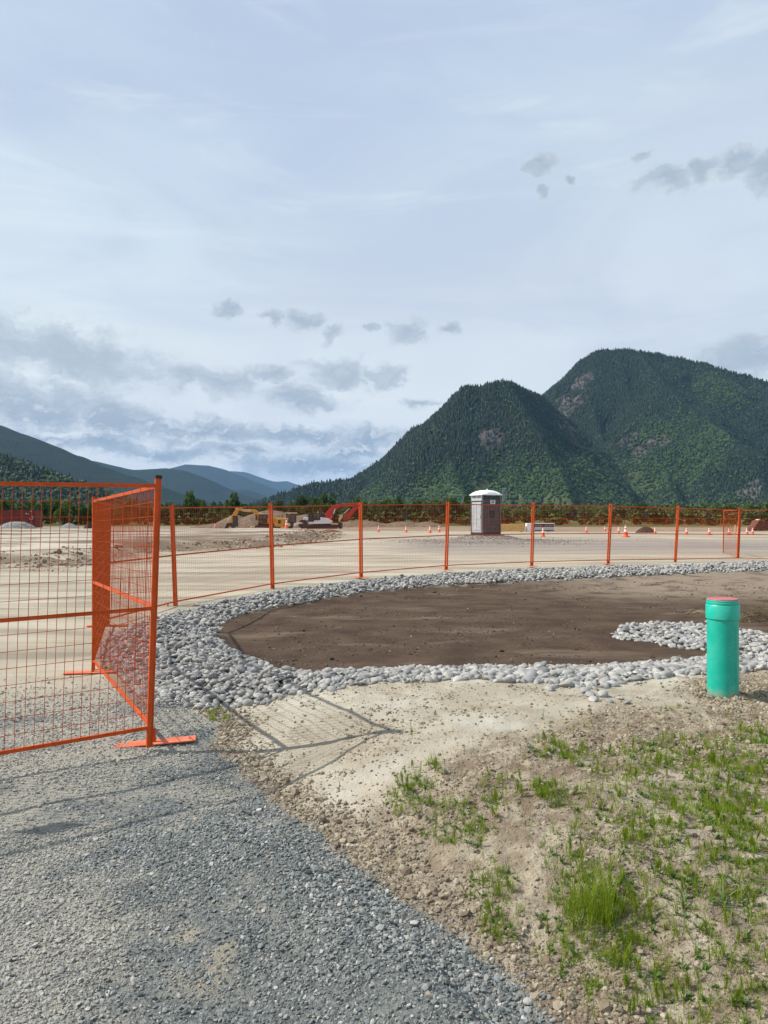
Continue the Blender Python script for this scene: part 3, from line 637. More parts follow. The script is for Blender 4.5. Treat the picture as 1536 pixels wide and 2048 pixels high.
def build_trees():
    for px, top, w in ((378, 976, 34), (466, 987, 28)):
        tree(px, top, 205, w, 'dark', ('tall broad dark tree above the row just right of the near fence post' if px < 400 else 'dark tree rising above the row left of the yellow excavator'), 'tall trees behind the fence')
    n = 0
    for px in list(range(-60, 345, 17)):
        tree(px + random.uniform(-5, 5), 1000 + random.uniform(-4, 10), 185 + random.uniform(-12, 14), random.uniform(24, 36), random.choice(['mid', 'mid', 'dark']), 'dense green tree, %s from the left in the row behind the red container', 'trees in the left row')
    for px in list(range(345, 720, 15)):
        tree(px + random.uniform(-5, 5), 1004 + random.uniform(-7, 12), 215 + random.uniform(-15, 20), random.uniform(24, 34), random.choice(['dark', 'dark', 'mid']), 'dark green tree, %s from the left in the row behind the excavators', 'trees behind the excavators')
    for px in (600, 622, 640, 655): tree(px, 989 + random.uniform(-2, 4), 250, 32, 'dark', 'dark rounded tree rising behind the white excavator, %s from the left of four', 'taller trees behind the white excavator')
    for px in list(range(700, 945, 14)):
        tree(px + random.uniform(-5, 5), 993 + random.uniform(-5, 10), 225 + random.uniform(-15, 20), random.uniform(26, 36), random.choice(['dark', 'olive', 'dark']), 'dark tree, %s from the left between red excavator arm and toilet cabin', 'trees left of the toilet cabin')
    for px in list(range(1000, 1620, 13)):
        tree(px + random.uniform(-5, 5), 1008 + random.uniform(-4, 9), 210 + random.uniform(-14, 22), random.uniform(24, 36), random.choice(['olive', 'olive', 'dark']), 'dull olive willow, %s from the left in the row right of the cabin', 'willows right of the toilet cabin')
    for px, top in ((1432, 1001), (1500, 1003), (1530, 1000), (1470, 1006), (1515, 1003), (1350, 1006)): tree(px, top, 235, 34, 'olive', 'paler willow rising over the right end of the row, %s of the six', 'pale willows at the right')
    for Y0, n in ((176, 90),):
        k = 150; px = RNG.uniform(-80, 1640, k); Y = RNG.uniform(172, 200, k); h = RNG.uniform(1.6, 3.6, k)
        o = scatter('hedge_scrub', np.stack([(px - CX) / FPX * Y, Y, np.full(k, -.7)], 1), rand_rot(k, .05), np.stack([h * 1.5, h * 1.5, h], 1), RNG.integers(0, 3, k), LOOSE); tag(o, 'low green scrub along the foot of the tree row', 'scrub')
    k = 9000; Y = RNG.uniform(430, 1350, k); x = RNG.uniform(-.62, .62, k) * Y; h = RNG.uniform(6, 10, k)
    o = scatter('valley_woodland', np.stack([x, Y, np.full(k, -1.0)], 1), rand_rot(k, .04), np.stack([h, h, h], 1), RNG.integers(0, 3, k), LOOSE); tag(o, 'green woodland filling the valley floor below the mountains', 'woodland')
build_trees()

# ------------------------------------------------------------------ cobbles, gravel, clods
COBBLE_RAMP = [(0.16, .16, .155), (0.36, .345, .31), (0.24, .24, .235), (0.47, .45, .405), (0.38, .37, .35), (0.29, .295, .295), (0.52, .50, .46), (0.33, .32, .29), (0.22, .225, .235), (0.44, .425, .39)]
M['cobble'] = stony('river_stone', COBBLE_RAMP, .78, 22, .004)
COB = []
for i, sq in enumerate(((1, .75, .45), (1, .62, .42), (1, .85, .5), (1, .68, .34), (1, .8, .42), (.95, .75, .58))):
    mb = ico(2, .085, sq, 40 + i, flat=False); COB.append(src(mb, 'cobble_shape', M['cobble']))
def lay_cobbles(base, poly_fn, pts, sizes, group_label, nmax, nm):
    """the largest in the picture as stones of their own, the rest in one mass"""
    x, y, z = pts; n = len(x); s = sizes; order = np.argsort(-(s / y)); rot = rand_rot(n, .35); var = RNG.integers(0, 6, n)
    scl = np.stack([s, s * RNG.uniform(.8, 1.15, n), s * RNG.uniform(.8, 1.25, n)], 1)
    for j in order[:nmax]:
        o = bpy.data.objects.new('stone', COB[var[j]].data); COL.objects.link(o); o.parent = base; o.location = (x[j], y[j], z[j]); o.rotation_euler = rot[j]; o.scale = scl[j]
    q = order[nmax:]
    if len(q): scatter(nm, np.stack([x[q], y[q], z[q]], 1), rot[q], scl[q], var[q], COB, base)
def ring_points():
    X = []; Yv = []; S = []
    for y0, y1, sp, s0 in ((5.6, 9.0, .053, .033), (9.0, 13.0, .062, .035), (13.0, 18.0, .074, .039), (18, 25.5, .084, .043)):
        gx, gy = np.meshgrid(np.arange(-5, 18, sp), np.arange(y0, y1, sp * .8)); gx = gx.ravel() + RNG.uniform(-.5, .5, gx.size) * sp; gy = gy.ravel() + RNG.uniform(-.5, .5, gx.size) * sp
        keep = (np.abs(gx / gy) < .56); gx, gy = gx[keep], gy[keep]; m = masks(gx, gy); k = (m[1] > -0.06 - .1 * (RNG.random(len(gx)) < .06)) & (m[2] < .03); k &= (m[0] < .35)
        s = s0 * RNG.lognormal(-.08, .28, k.sum()); s = s * np.where((gy[k] < 8.5) & (m[1][k] < .9), 1.02 + .42 * sstep(gx[k], -1.0, 1.0) * (RNG.random(k.sum()) < .4), 1); s = np.minimum(s, .062)
        X.append(gx[k]); Yv.append(gy[k]); S.append(s)
    x = np.concatenate(X); y = np.concatenate(Yv); s = np.concatenate(S); k = RNG.random(len(x)) < .30                                # some lie on top of the others
    x = np.concatenate([x, x[k] + .03]); y = np.concatenate([y, y[k] + .02]); lift = np.concatenate([np.zeros(len(s)), s[k] * .8]); s = np.concatenate([s, s[k] * 1.05])
    m = masks(x, y); inner = sstep(m[1], 0, .25) * (1 - sstep(m[2], -.12, .05))
    z = height(x, y, m) + s * .18 + lift * inner * np.where((y < 8.6) & (x > -.8), .45, .9) + np.where((y < 8.6) & (x > -.8), .012, .04) * inner * np.clip(fbm(x, y, .35, 3, 5) * 2 + .5, 0, 1)
    return (x, y, z), s
def build_stones():
    P, s = ring_points(); print('ring', len(s)); lay_cobbles(M['obj_cobble_strip'], None, P, s, '', 298, 'cobble_mass')
    base = M['obj_cobble_strip']; base['label'] = 'wide curving strip of grey river cobbles around the brown soil bed'
    e = tag(empty('cobble_island', tuple(at(1390, 1265))), 'low oval patch of grey river cobbles on brown soil behind the green pipe', 'rock patch')
    ox, oy, oz = e.location; sp = .066; gx, gy = np.meshgrid(np.arange(3, 9, sp), np.arange(8, 14, sp)); gx = gx.ravel() + RNG.uniform(-.5, .5, gx.size) * sp; gy = gy.ravel() + RNG.uniform(-.5, .5, gy.size) * sp
    m = masks(gx, gy); k = (m[3] > -.05) & (gx / gy < .56); gx, gy = gx[k], gy[k]; s = np.minimum(.043 * RNG.lognormal(-.05, .3, len(gx)), .07); top = RNG.random(len(gx)) < .2
    z = height(gx, gy) + s * .12 + top * s * .4; print('isle', len(gx)); lay_cobbles(e, None, (gx - ox, gy, z - oz), s, '', 0, 'x') if False else None
    order = np.argsort(-(s / gy)); rot = rand_rot(len(gx), .35)
    for n_, j in enumerate(order[:298]):
        o = bpy.data.objects.new('stone', COB[j % 6].data); COL.objects.link(o); o.parent = e; o.location = (gx[j] - ox, gy[j] - oy, z[j] - oz); o.rotation_euler = rot[j]; o.scale = (s[j],) * 3
    q = order[298:]
    if len(q): scatter('cobble_mass', np.stack([gx[q] - ox, gy[q] - oy, z[q] - oz], 1), rot[q], np.stack([s[q]] * 3, 1), q % 6, COB, e)
    LAB = {(322, 1358): 'large smooth grey cobble right beside the nearest fence post', (400, 1416): 'rounded cobble at the tip of the strip, left of the small tufts', (305, 1398): 'small cobble on gravel just right of the nearest fence post', (1186, 1402): 'flat cobble lowest in the small spill on the tan dirt', (1205, 1392): 'pale cobble in the middle of the small spill on the dirt', (1180, 1392): 'left cobble of the small spill on the tan dirt', (1218, 1404): 'small flat cobble right of the small spill on the dirt', (1098, 1380): 'lone cobble on tan dirt left of the small spill', (1170, 1385): 'highest cobble of the small spill touching the strip', (1240, 1398): 'little dark stone on brown dirt between spill and green pipe', (1254, 1406): 'little pale stone on brown dirt, nearest the green pipe', (716, 1690): 'small pale stone on the dirt edge midway along the path', (1056, 2003): 'stone where path and dirt bank meet at the bottom of the photo'}
    # single cobbles strayed onto the bank and the path
    for px, py, s in ((322, 1358, .11), (400, 1416, .06), (305, 1398, .035), (1186, 1402, .05), (1205, 1392, .055), (1180, 1392, .05), (1218, 1404, .03), (1098, 1380, .05), (1170, 1385, .06), (1240, 1398, .03), (1254, 1406, .028), (716, 1690, .012), (1056, 2003, .02)):
        p = at(px, py); o = bpy.data.objects.new('stray_cobble', COB[px % 6].data); COL.objects.link(o); o.location = p + Vector((0, 0, s * .3)); o.scale = (s, s, s); o.rotation_euler = (0.1, .1, px)
        tag(o, LAB[(px, py)], 'stone', 'stray cobbles')
build_stones()
M['chip'] = stony('crushed_stone', [(0.06, .074, .076), (0.21, .23, .225), (0.12, .14, .14), (0.34, .355, .34), (0.09, .108, .11), (0.25, .27, .262), (0.155, .172, .172), (0.50, .49, .46), (0.105, .128, .128), (0.37, .32, .25)], .7, 60, .001, (0.37, .355, .31, .72))
CHIP = [src(ico(1, .22, sq, 70 + i), 'chip_shape', M['chip']) for i, sq in enumerate(((1, .7, .38), (1, .6, .5), (.9, .8, .35), (1, .5, .3)))]
def build_gravel():
    X = []; Yv = []
    for y0, y1, d in ((1.95, 2.8, 13000), (2.8, 3.8, 10000), (3.8, 5.2, 5200), (5.2, 7.6, 3000)):
        w = .54 * y1 + .1; n = int((y1 - y0) * (w + 1.3) * d); X.append(RNG.uniform(-w, 1.3, n)); Yv.append(RNG.uniform(y0, y1, n))
    x = np.concatenate(X); y = np.concatenate(Yv); m = masks(x, y); e = m[0]
    k = (e > -.01 - .12 * RNG.random(len(x)) ** 6) & (np.abs(x / y) < .56); far = sstep(y, 5.4, 7.3) * (1 - .5 * sstep(x, -3, -1.6)); k &= RNG.random(len(x)) > far * .96
    bare = sstep(fbm(x, y, .7, 4, 121), .07, .2); k &= RNG.random(len(x)) > np.maximum(bare * .55, .6 * sand_spots(x, y))
    x, y, e = x[k], y[k], e[k]; n = len(x); big = np.exp(-((e - .16) / .2) ** 2) * (1 - sstep(y, 3.4, 4.6))
    s = np.minimum(.0059 * RNG.lognormal(-.05, .36, n), .015) * (1 + .6 * big * RNG.random(n)); s *= np.interp(y, [2, 5, 7], [1, 1.25, 1.6])
    z = height(x, y) + s * RNG.uniform(-.1, .5, n); print('gravel', n)
    o = scatter('gravel', np.stack([x, y, z], 1), rand_rot(n, .45), np.stack([s, s, s * RNG.uniform(.8, 1.5, n)], 1), RNG.integers(0, 4, n), CHIP); tag(o, 'blue grey crushed stone covering the path in the foreground', 'gravel')
    # loose stone spilled at the foot of the cabin and over the far lot
    n = 5200; a = RNG.normal(0, 1, n); x = 5.6 + 2.2 * RNG.normal(0, 1, n); y = 36.6 + 1.3 * RNG.normal(0, 1, n); s = .022 * RNG.lognormal(0, .4, n)
    o = scatter('spilled_gravel', np.stack([x, y, height(x, y) + s * .1], 1), rand_rot(n, .6), np.stack([s] * 3, 1), RNG.integers(0, 4, n), [src(ico(1, .2, (1, .8, .6), 3 + i), 'chip_shape', M['spill']) for i in range(4)]); tag(o, 'grey stones spread around the foot of the toilet cabin', 'gravel')
M['spill'] = stony('spilled_stone', [(0.20, .18, .16), (0.34, .32, .29), (0.27, .245, .215)], .85, 20, .01)
build_gravel()
M['clod'] = stony('dirt_clod', [(0.13, .095, .062), (0.42, .355, .26), (0.24, .185, .125), (0.48, .42, .315), (0.17, .125, .085), (0.38, .315, .225)], .95, 40, .003)
M['crumb'] = stony('soil_crumb', [(0.05, .034, .024), (0.10, .07, .05), (0.07, .05, .036), (0.04, .028, .02), (0.25, .22, .18)], .95, 40, .003)
CLOD = [src(ico(1, .28, (1, .85, .62), 90 + i), 'clod_shape', M['clod']) for i in range(4)]
CRUMB = [src(ico(1, .25, (1, .85, .5), 95 + i), 'crumb_shape', M['crumb']) for i in range(3)]
def build_dirt():
    n = 225000; y = 2.05 + 5.2 * RNG.random(n) ** 1.35; x = RNG.uniform(-1.9, 4.9, n); m = masks(x, y); rgh = rough_mask(x, y, m[0])
    patch = sstep(fbm(x, y, .5, 4, 131), -.06, .14); d = rgh * (.18 + .82 * patch) + .05 + .35 * sstep(fbm(x, y, .28, 4, 181), .13, .25)
    edge = np.exp(-((-m[0] - .12) / .16) ** 2); d = np.maximum(d, edge * .95)
    k = (m[0] < -.01) & (m[1] < .02) & (RNG.random(n) < d) & (x / y < .95) & (x / y > -.35); x, y, ed = x[k], y[k], edge[k]; n = len(x)
    s = np.minimum(.0042 * RNG.lognormal(0, .52, n), .019) * (1 + .8 * ed * RNG.random(n)) * np.interp(y, [2, 5.5], [.85, 1.35]); print('clods', n)
    o = scatter('dirt_clods', np.stack([x, y, height(x, y) + s * .12], 1), rand_rot(n, .6), np.stack([s] * 3, 1), RNG.integers(0, 4, n), CLOD); tag(o, 'brown dirt clods broken over the tan dirt bank', 'dirt')
    n = 26000; y = 7.6 + 11 * RNG.random(n) ** 1.4; x = RNG.uniform(-.3, .56, n) * y; m = masks(x, y); k = (m[2] > .03) & (m[3] < 0) & (RNG.random(n) < .35 + fbm(x, y, 1.2, 3, 141) * 1.6); x, y = x[k], y[k]; n = len(x); s = .010 * RNG.lognormal(0, .45, n) * np.interp(y, [8, 18], [1, 1.3])
    o = scatter('soil_crumbs', np.stack([x, y, height(x, y)], 1), rand_rot(n, .5), np.stack([s] * 3, 1), RNG.integers(0, 3, n), CRUMB); tag(o, 'dark crumbs and pale specks over the brown soil bed', 'soil')
    # broken lumps along the bank of the raised pad
    n = 22000; x = RNG.uniform(-24, -1, n); y = RNG.uniform(20, 52, n); p = masks(x, y)[4]; k = (np.abs(p - .4) < 1.1) & (RNG.random(n) < .7); x, y = x[k], y[k]; n = len(x); s = np.minimum(.038 * RNG.lognormal(0, .5, n), .1)
    o = scatter('broken_lumps', np.stack([x, y, height(x, y) + s * .1], 1), rand_rot(n, .6), np.stack([s] * 3, 1), RNG.integers(0, 4, n), CLOD); tag(o, 'lumps of broken dirt along the bank of the pale raised pad', 'dirt')
build_dirt()

# ------------------------------------------------------------------ grass and weeds
M['grass'] = leafy('young_grass', (0.15, 0.225, 0.010), (0.26, 0.33, 0.022), .35); M['weed'] = leafy('weed_leaf', (0.07, 0.15, 0.03), (0.12, 0.21, 0.045), .3); M['blade'] = leafy('pale_blade', (0.13, 0.21, 0.06), (0.20, 0.29, 0.10), .3)
def blade(mb, base, ang, h, lean, w, seg=3, curl=.5):
    d = Vector((math.cos(ang), math.sin(ang), 0)); s = Vector((-d.y, d.x, 0)); vs = []
    for i in range(seg + 1):
        t = i / seg; p = Vector(base) + d * (lean * t ** (1 + curl)) + Vector((0, 0, h * (t - .28 * curl * t * t * (lean / max(h, .01))))); ww = w * (1 - t) ** .6 + .0002
        vs += [p - s * ww, p + s * ww]
    mb.add(vs, [(2 * i, 2 * i + 1, 2 * i + 3, 2 * i + 2) for i in range(seg)])
def tuft(seed, n, R0, h, w=.0008):
    r = random.Random(seed); mb = MB()
    for _ in range(n):
        a = r.uniform(0, 6.28); q = R0 * r.random() ** .6; hh = h * r.uniform(.3, 1.0) * (1 - .45 * (q / R0) ** 2); blade(mb, (q * math.cos(a), q * math.sin(a), -.004), r.uniform(0, 6.28), hh, hh * r.uniform(.05, .55), w * r.uniform(.7, 1.5))
    return mb
def horsetail(seed, h):
    r = random.Random(seed); mb = MB()
    for j in range(r.randint(1, 3)):
        b = Vector((r.uniform(-.012, .012), r.uniform(-.012, .012), 0)); t = b + Vector((r.uniform(-.2, .2) * h, r.uniform(-.2, .2) * h, h * r.uniform(.7, 1))); mb.bar(b, t, .0022, n=3)
        for i in range(7):
            p = b.lerp(t, .2 + .1 * i)
            for q in range(4): a = r.uniform(0, 6.28); L = .022 * (1 - i / 9) * r.uniform(.6, 1.3); blade(mb, p, a, L * 1.1, L, .0007, 2, .2)
    return mb
def sprig(seed):
    r = random.Random(seed); mb = MB()
    for j in range(9):
        a = r.uniform(0, 6.28); rr = r.uniform(.005, .03); blade(mb, (rr * math.cos(a) * .3, rr * math.sin(a) * .3, .004), a, r.uniform(.005, .02), rr, .0045, 3, .4)
    return mb
GR = [src(tuft(1, 16, .022, .075), 'tuft', M['grass']), src(tuft(2, 24, .028, .055), 'tuft', M['grass']), src(tuft(3, 10, .014, .10), 'tuft', M['grass']), src(horsetail(4, .09), 'stem', M['grass']), src(horsetail(5, .07), 'stem', M['grass']), src(sprig(6), 'sprig', M['weed'])]
PATCH = [(1185, 1790, .17, 1), (1185, 1835, .20, .9), (1300, 1600, .20, .7), (1470, 1590, .22, 1), (1500, 1650, .24, 1), (1440, 1710, .24, .9), (1350, 1790, .14, .8), (1290, 1670, .14, .9), (1095, 1580, .10, 1), (1130, 1510, .20, .7), (1525, 1480, .20, 1),
         (1350, 1525, .28, .6), (1240, 1530, .2, .4), (815, 1590, .14, .7), (890, 1630, .16, .6), (945, 1660, .12, .7), (1000, 1590, .14, .6), (975, 1765, .12, .8), (1010, 1850, .10, .8), (1160, 1900, .16, .7), (1260, 1880, .16, .7), (1420, 1500, .3, .5), (1500, 1760, .2, .9), (1290, 2010, .12, .5),
         (1440, 1930, .16, .5), (1180, 1985, .1, .5), (1510, 1900, .16, .6), (1280, 1755, .13, .7), (428, 1425, .07, .4), (1150, 1700, .16, .5), (1390, 1620, .22, .7), (1210, 1620, .18, .5), (840, 1550, .14, .35), (1500, 1540, .2, .8), (1340, 1960, .2, .4), (1480, 2010, .15, .4)]
def build_grass():
    X = []; Yv = []; K = []
    for px, py, rad, dn in PATCH:
        p = at(px, py); n = int(900 * dn * rad ** 1.3) + 4; a = RNG.uniform(0, 6.28, n); q = rad * RNG.random(n) ** .6; X.append(p.x + q * np.cos(a)); Yv.append(p.y + q * np.sin(a) * 1.3); K.append(np.ones(n))
    n = 3700; y = 2.1 + 4.2 * RNG.random(n) ** 1.1; x = RNG.uniform(-.4, 4.7, n); m = masks(x, y); edge = sstep(-m[0], .15, .7)
    d = edge * np.clip(.22 + 1.7 * fbm(x, y, .45, 4, 151), 0, 1) * sstep(x - .15 * (y - 4), -.1, 1.1) * (1 - sstep(y, 5.2, 6.1) * (1 - sstep(x, 1.7, 2.6))); k = (RNG.random(n) < d); X.append(x[k]); Yv.append(y[k]); K.append(np.zeros(k.sum()))
    x = np.concatenate(X); y = np.concatenate(Yv); kk = np.concatenate(K); m = masks(x, y); k = (m[0] < -.06) & (m[1] < -.05) | (y > 9); x, y, kk = x[k], y[k], kk[k]; n = len(x); s = RNG.uniform(.55, 1.25, n) * np.where(kk > 0, 1.1, .75); s *= np.interp(y, [2.2, 6], [.8, 1.1])
    v = np.where(RNG.random(n) < .22, 5, RNG.choice([0, 1, 2, 3, 4], n, p=[.3, .3, .12, .16, .12])); print('grass', n)
    o = scatter('grass', np.stack([x, y, height(x, y) - .002], 1), rand_rot(n, .12), np.stack([s, s, s * RNG.uniform(.8, 1.3, n)], 1), v, GR); tag(o, 'thin bright green grass and horsetail sprouting from the dirt bank', 'grass')
    def one(name, mb, m, px, py, lab, cat, rz=0., sc=1.):
        o = mb.build(name, m); o.location = at(px, py); o.rotation_euler.z = rz; o.scale = (sc,) * 3; tag(o, lab, cat); return o
    one('grass_clump', tuft(21, 520, .115, .21, .0008), M['grass'], 1185, 1826, 'biggest and tallest clump of bright green grass on the dirt bank', 'grass clump')
    one('grass_clump', tuft(22, 200, .055, .075, .0009), M['grass'], 1094, 1590, 'small rounded grass clump standing alone above the big clump', 'grass clump')
    one('grass_clump', tuft(23, 60, .03, .11, .0014), M['grass'], 427, 1440, 'left of two small grass tufts at the foot of the cobbles', 'grass clump')
    one('grass_clump', tuft(24, 60, .03, .11, .0014), M['grass'], 453, 1440, 'right of two small grass tufts at the foot of the cobbles', 'grass clump')
    r = random.Random(5)
    mb = MB()
    for i in range(11): a = i * .6 + r.uniform(-.2, .2); L = r.uniform(.08, .19); blade(mb, (0, 0, 0), a, L * r.uniform(.3, .8), L, .0032, 6, 1.1)
    one('strap_leaf_plant', mb, M['blade'], 1445, 1815, 'sprawling weed with long narrow arching leaves near the right edge', 'weed', .4)
    mb = MB()
    for i, (a, L, h) in enumerate(((2.6, .09, .10), (2.2, .06, .13), (-.6, .10, .05), (1.0, .07, .08), (3.6, .08, .06))): blade(mb, (0, 0, 0), a, h, L, .0055, 7, 1.5)
    one('broad_grass_plant', mb, M['blade'], 1365, 1815, 'leafy weed with a few wide folded blades right of the biggest clump', 'weed')
    mb = MB(); blade(mb, (0, 0, .0), 2.4, .045, .05, .014, 6, .8); blade(mb, (0, 0, 0), -.4, .01, .08, .0016, 4, .3); blade(mb, (.01, .005, 0), 1.2, .02, .03, .006, 4, .5)
    one('seedling', mb, M['weed'], 1150, 1912, 'low seedling with one broad pointed leaf below the biggest clump', 'weed')
    mb = MB()
    for i in range(9): a = i * .75; blade(mb, (0, 0, 0), a, r.uniform(.03, .07), r.uniform(.03, .07), .011, 5, 1.0)
    one('broad_leaf_weed', mb, M['weed'], 1528, 1488, 'bright leafy weed at the right edge in front of the green pipe', 'weed')
    one('horsetail', horsetail(31, .13), M['grass'], 826, 1478, 'lone thin brown green stem standing on the smooth tan dirt', 'weed')
    mb = MB()
    for i in range(4): blade(mb, (0, 0, 0), i * 1.7, .07, .02, .0014, 3)
    one('grass_sprout', mb, M['grass'], 679, 1578, 'single small sprout on the bare dirt beside the gravel path', 'grass clump')
build_grass()
def build_brush():
    r = random.Random(3); mb = MB(); c = at(1545, 1240)
    for i in range(900):
        a = r.uniform(0, 6.28); q = r.random() ** .7; p = Vector((.75 * q * math.cos(a), .55 * q * math.sin(a), max(0, .34 * (1 - q) * r.random()))); d = Vector((r.gauss(0, 1), r.gauss(0, 1), r.gauss(0, .35))).normalized() * r.uniform(.05, .17); mb.bar(p - d, p + d, r.uniform(.003, .007), n=3, cap=False)
    o = mb.build('brush_pile', worn('dry_twigs', (0.17, .125, .07), .9, vary=.5, scale=3)); o.location = c + Vector((.10, 0, 0)); tag(o, 'heap of dry brown roots and twigs on soil behind the green pipe', 'brush pile')
    r = random.Random(4); mb = MB()
    for i in range(70): p = Vector((r.uniform(-.35, .35), r.uniform(-.2, .2), .01)); d = Vector((r.gauss(0, 1), r.gauss(0, .5), .1)).normalized() * r.uniform(.05, .15); mb.bar(p - d, p + d, .005, n=3, cap=False)
    o = mb.build('loose_twigs', worn('pale_twigs', (0.30, .25, .16), .9)); o.location = at(1415, 1224); tag(o, 'thin scatter of pale twigs just left of the pipe on the soil', 'twigs')
build_brush()

# ------------------------------------------------------------------ fence
M['orange'] = worn('orange_fence_paint', (0.50, 0.068, 0.006), .48, (0.36, .16, .09), .12, scale=9, vary=.14, spec=.25)
M['wire'] = worn('orange_wire', (0.42, 0.062, 0.006), .55, (0.2, .1, .06), .08, vary=.1, spec=.2)
M['orange_flat'] = worn('dusty_orange_steel', (0.62, 0.13, 0.05), .55, (0.42, .28, .2), .35, scale=7); M['black'] = worn('black_plastic', (0.02, .02, .02), .5, amount=.1)
M['sign_black'] = worn('black_sign', (0.012, .014, .013), .4, amount=.05); M['gold'] = worn('gold_print', (0.10, .10, .045), .5, amount=0); M['dim_print'] = worn('dim_print', (0.12, .13, .12), .5, amount=0); M['white_print'] = worn('white_print', (0.62, .66, .66), .5, amount=0)
HP = 1.83
def post_ends(px_b, py_b, px_t, py_t):
    """ground point and top of a fence joint, from its height"""
    Y = HP * FPX / (py_b - py_t); zb = EYE - (py_b - HY) / FPX * Y
    return Vector(((px_b - CX) / FPX * Y, Y, zb)), Vector(((px_t - CX) / FPX * Y, Y, zb + HP))
def sign_emblem(parent, f, s, t, w, h, off):
    """black plate with a small printed mark, tied to the mesh"""
    mb = MB()
    def P(ds, dt, o): return f(s + ds, t + dt) + off * o
    ww = w; a = [P(-ww, -h, 1), P(ww, -h, 1), P(ww, h, 1), P(-ww, h, 1), P(-ww, -h, 1.5), P(ww, -h, 1.5), P(ww, h, 1.5), P(-ww, h, 1.5)]
    mb.add(a, [(3, 2, 1, 0), (4, 5, 6, 7), (0, 1, 5, 4), (1, 2, 6, 5), (2, 3, 7, 6), (3, 0, 4, 7)]); sg = mb.build('sign', M['sign_black'], parent)
    e = MB()
    for side in (0.85, 1.65):
        e.add([P(-ww * .18, h * .05, side), P(ww * .18, h * .05, side), P(ww * .12, h * .55, side), P(0, h * .85, side), P(-ww * .12, h * .55, side)], [(0, 1, 2, 3, 4)])
    em = e.build('emblem', M['gold'], sg); e = MB()
    for side in (0.85, 1.65):
        for q in (-1, 1): e.add([P(q * ww * .15, -h * .25, side), P(q * ww * .6, -h * .1, side), P(q * ww * .55, h * .02, side), P(q * ww * .2, -h * .05, side)], [(0, 1, 2, 3)])
        e.add([P(-ww * .5, -h * .62, side), P(ww * .5, -h * .62, side), P(ww * .5, -h * .48, side), P(-ww * .5, -h * .48, side)], [(0, 1, 2, 3)])
    e.build('printed_line', M['dim_print'], sg)
def panel(j0, j1, label, group, signs=(), detail=True, wire=.0028, gap=.03, name='wire_fence', inset=0.0):
    A, At = j0; B, Bt = j1; L = (B - A).length; root = empty(name, (A + B) / 2 ); O = root.location.copy()
    def f(s, t):
        lo = A.lerp(B, s); hi = At.lerp(Bt, s); return lo.lerp(hi, t / HP) - O
    g = gap / L; n = (f(1, 0) - f(0, 0)).cross(f(0, 1) - f(0, 0)).normalized(); tw = .027 if A.y < 6 else .033
    for s in (g, 1 - g):
        mb = MB(); mb.bar(f(s, -.01), f(s, HP), tw, n=4 if detail else 4, up=n); o = mb.build('post', M['orange'], root, bevel=.004 if A.y < 9 else 0)
        mb = MB(); mb.bar(f(s, HP), f(s, HP + .022), tw + .004, n=4, up=n); mb.build('cap', M['black'] if A.y < 12 else M['orange'], o)
    for t, w in ((HP - .05, .026), (.94, .024), (.125, .024)):
        mb = MB(); mb.bar(f(g, t), f(1 - g, t), w * .75, w, n=4); mb.build('rail', M['orange'], root)
    mb = MB(); nv = int(round(L / .0565)); nh = 16; sides = 4 if A.y < 9 else 3
    for i in range(1, nv):
        s = g + (1 - 2 * g) * i / nv; mb.bar(f(s, .125) + n * .008, f(s, HP - .05) + n * .008, wire, n=sides, cap=False, up=n)
    for j in range(1, nh):
        t = .125 + (HP - .175) * j / nh; mb.bar(f(g, t) + n * .011, f(1 - g, t) + n * .011, wire, n=sides, cap=False)
    mb.build('wire_mesh', M['wire'], root)
    for s, t, w, h in signs: sign_emblem(root, f, s, t, w / L, h, -n * .012)
    tag(root, label, 'fence panel', group); return root
def foot(c, ang, L, label, tilt=0., w=.12):
    mb = MB(); mb.box((0, 0, .012), (L, w, .008)); o = mb.build('flat_steel_foot_plate', M['orange_flat']); o.location = c; o.rotation_euler = (0, -tilt, ang)
    h = MB(); h.lathe([(.009, 0), (.009, .0015)], 12, (L / 2 - .04, 0, .0165)); h.build('bolt_hole', M['black'], o); h = MB(); h.box((0, 0, .06), (.02, .02, .10)); h.build('spigot', M['orange'], o)
    tag(o, label, 'fence foot', 'flat steel fence feet'); return o
JO = [post_ends(303, 1490, 320, 957), post_ends(187, 1345, 187, 993), post_ends(216, 1262, 214, 1001), post_ends(351, 1217, 343, 1010), post_ends(545, 1179, 541, 1009), post_ends(722, 1155, 721, 1006), post_ends(892, 1140, 896, 1005),
      post_ends(1063, 1132, 1067, 1007), post_ends(1216, 1128, 1222, 1009), post_ends(1350, 1126, 1357, 1013), post_ends(1475, 1123, 1480, 1017)]
JO[2] = (Vector((-4.02, 10.9, -.02)), Vector((-4.0, 10.9, -.02 + HP)))
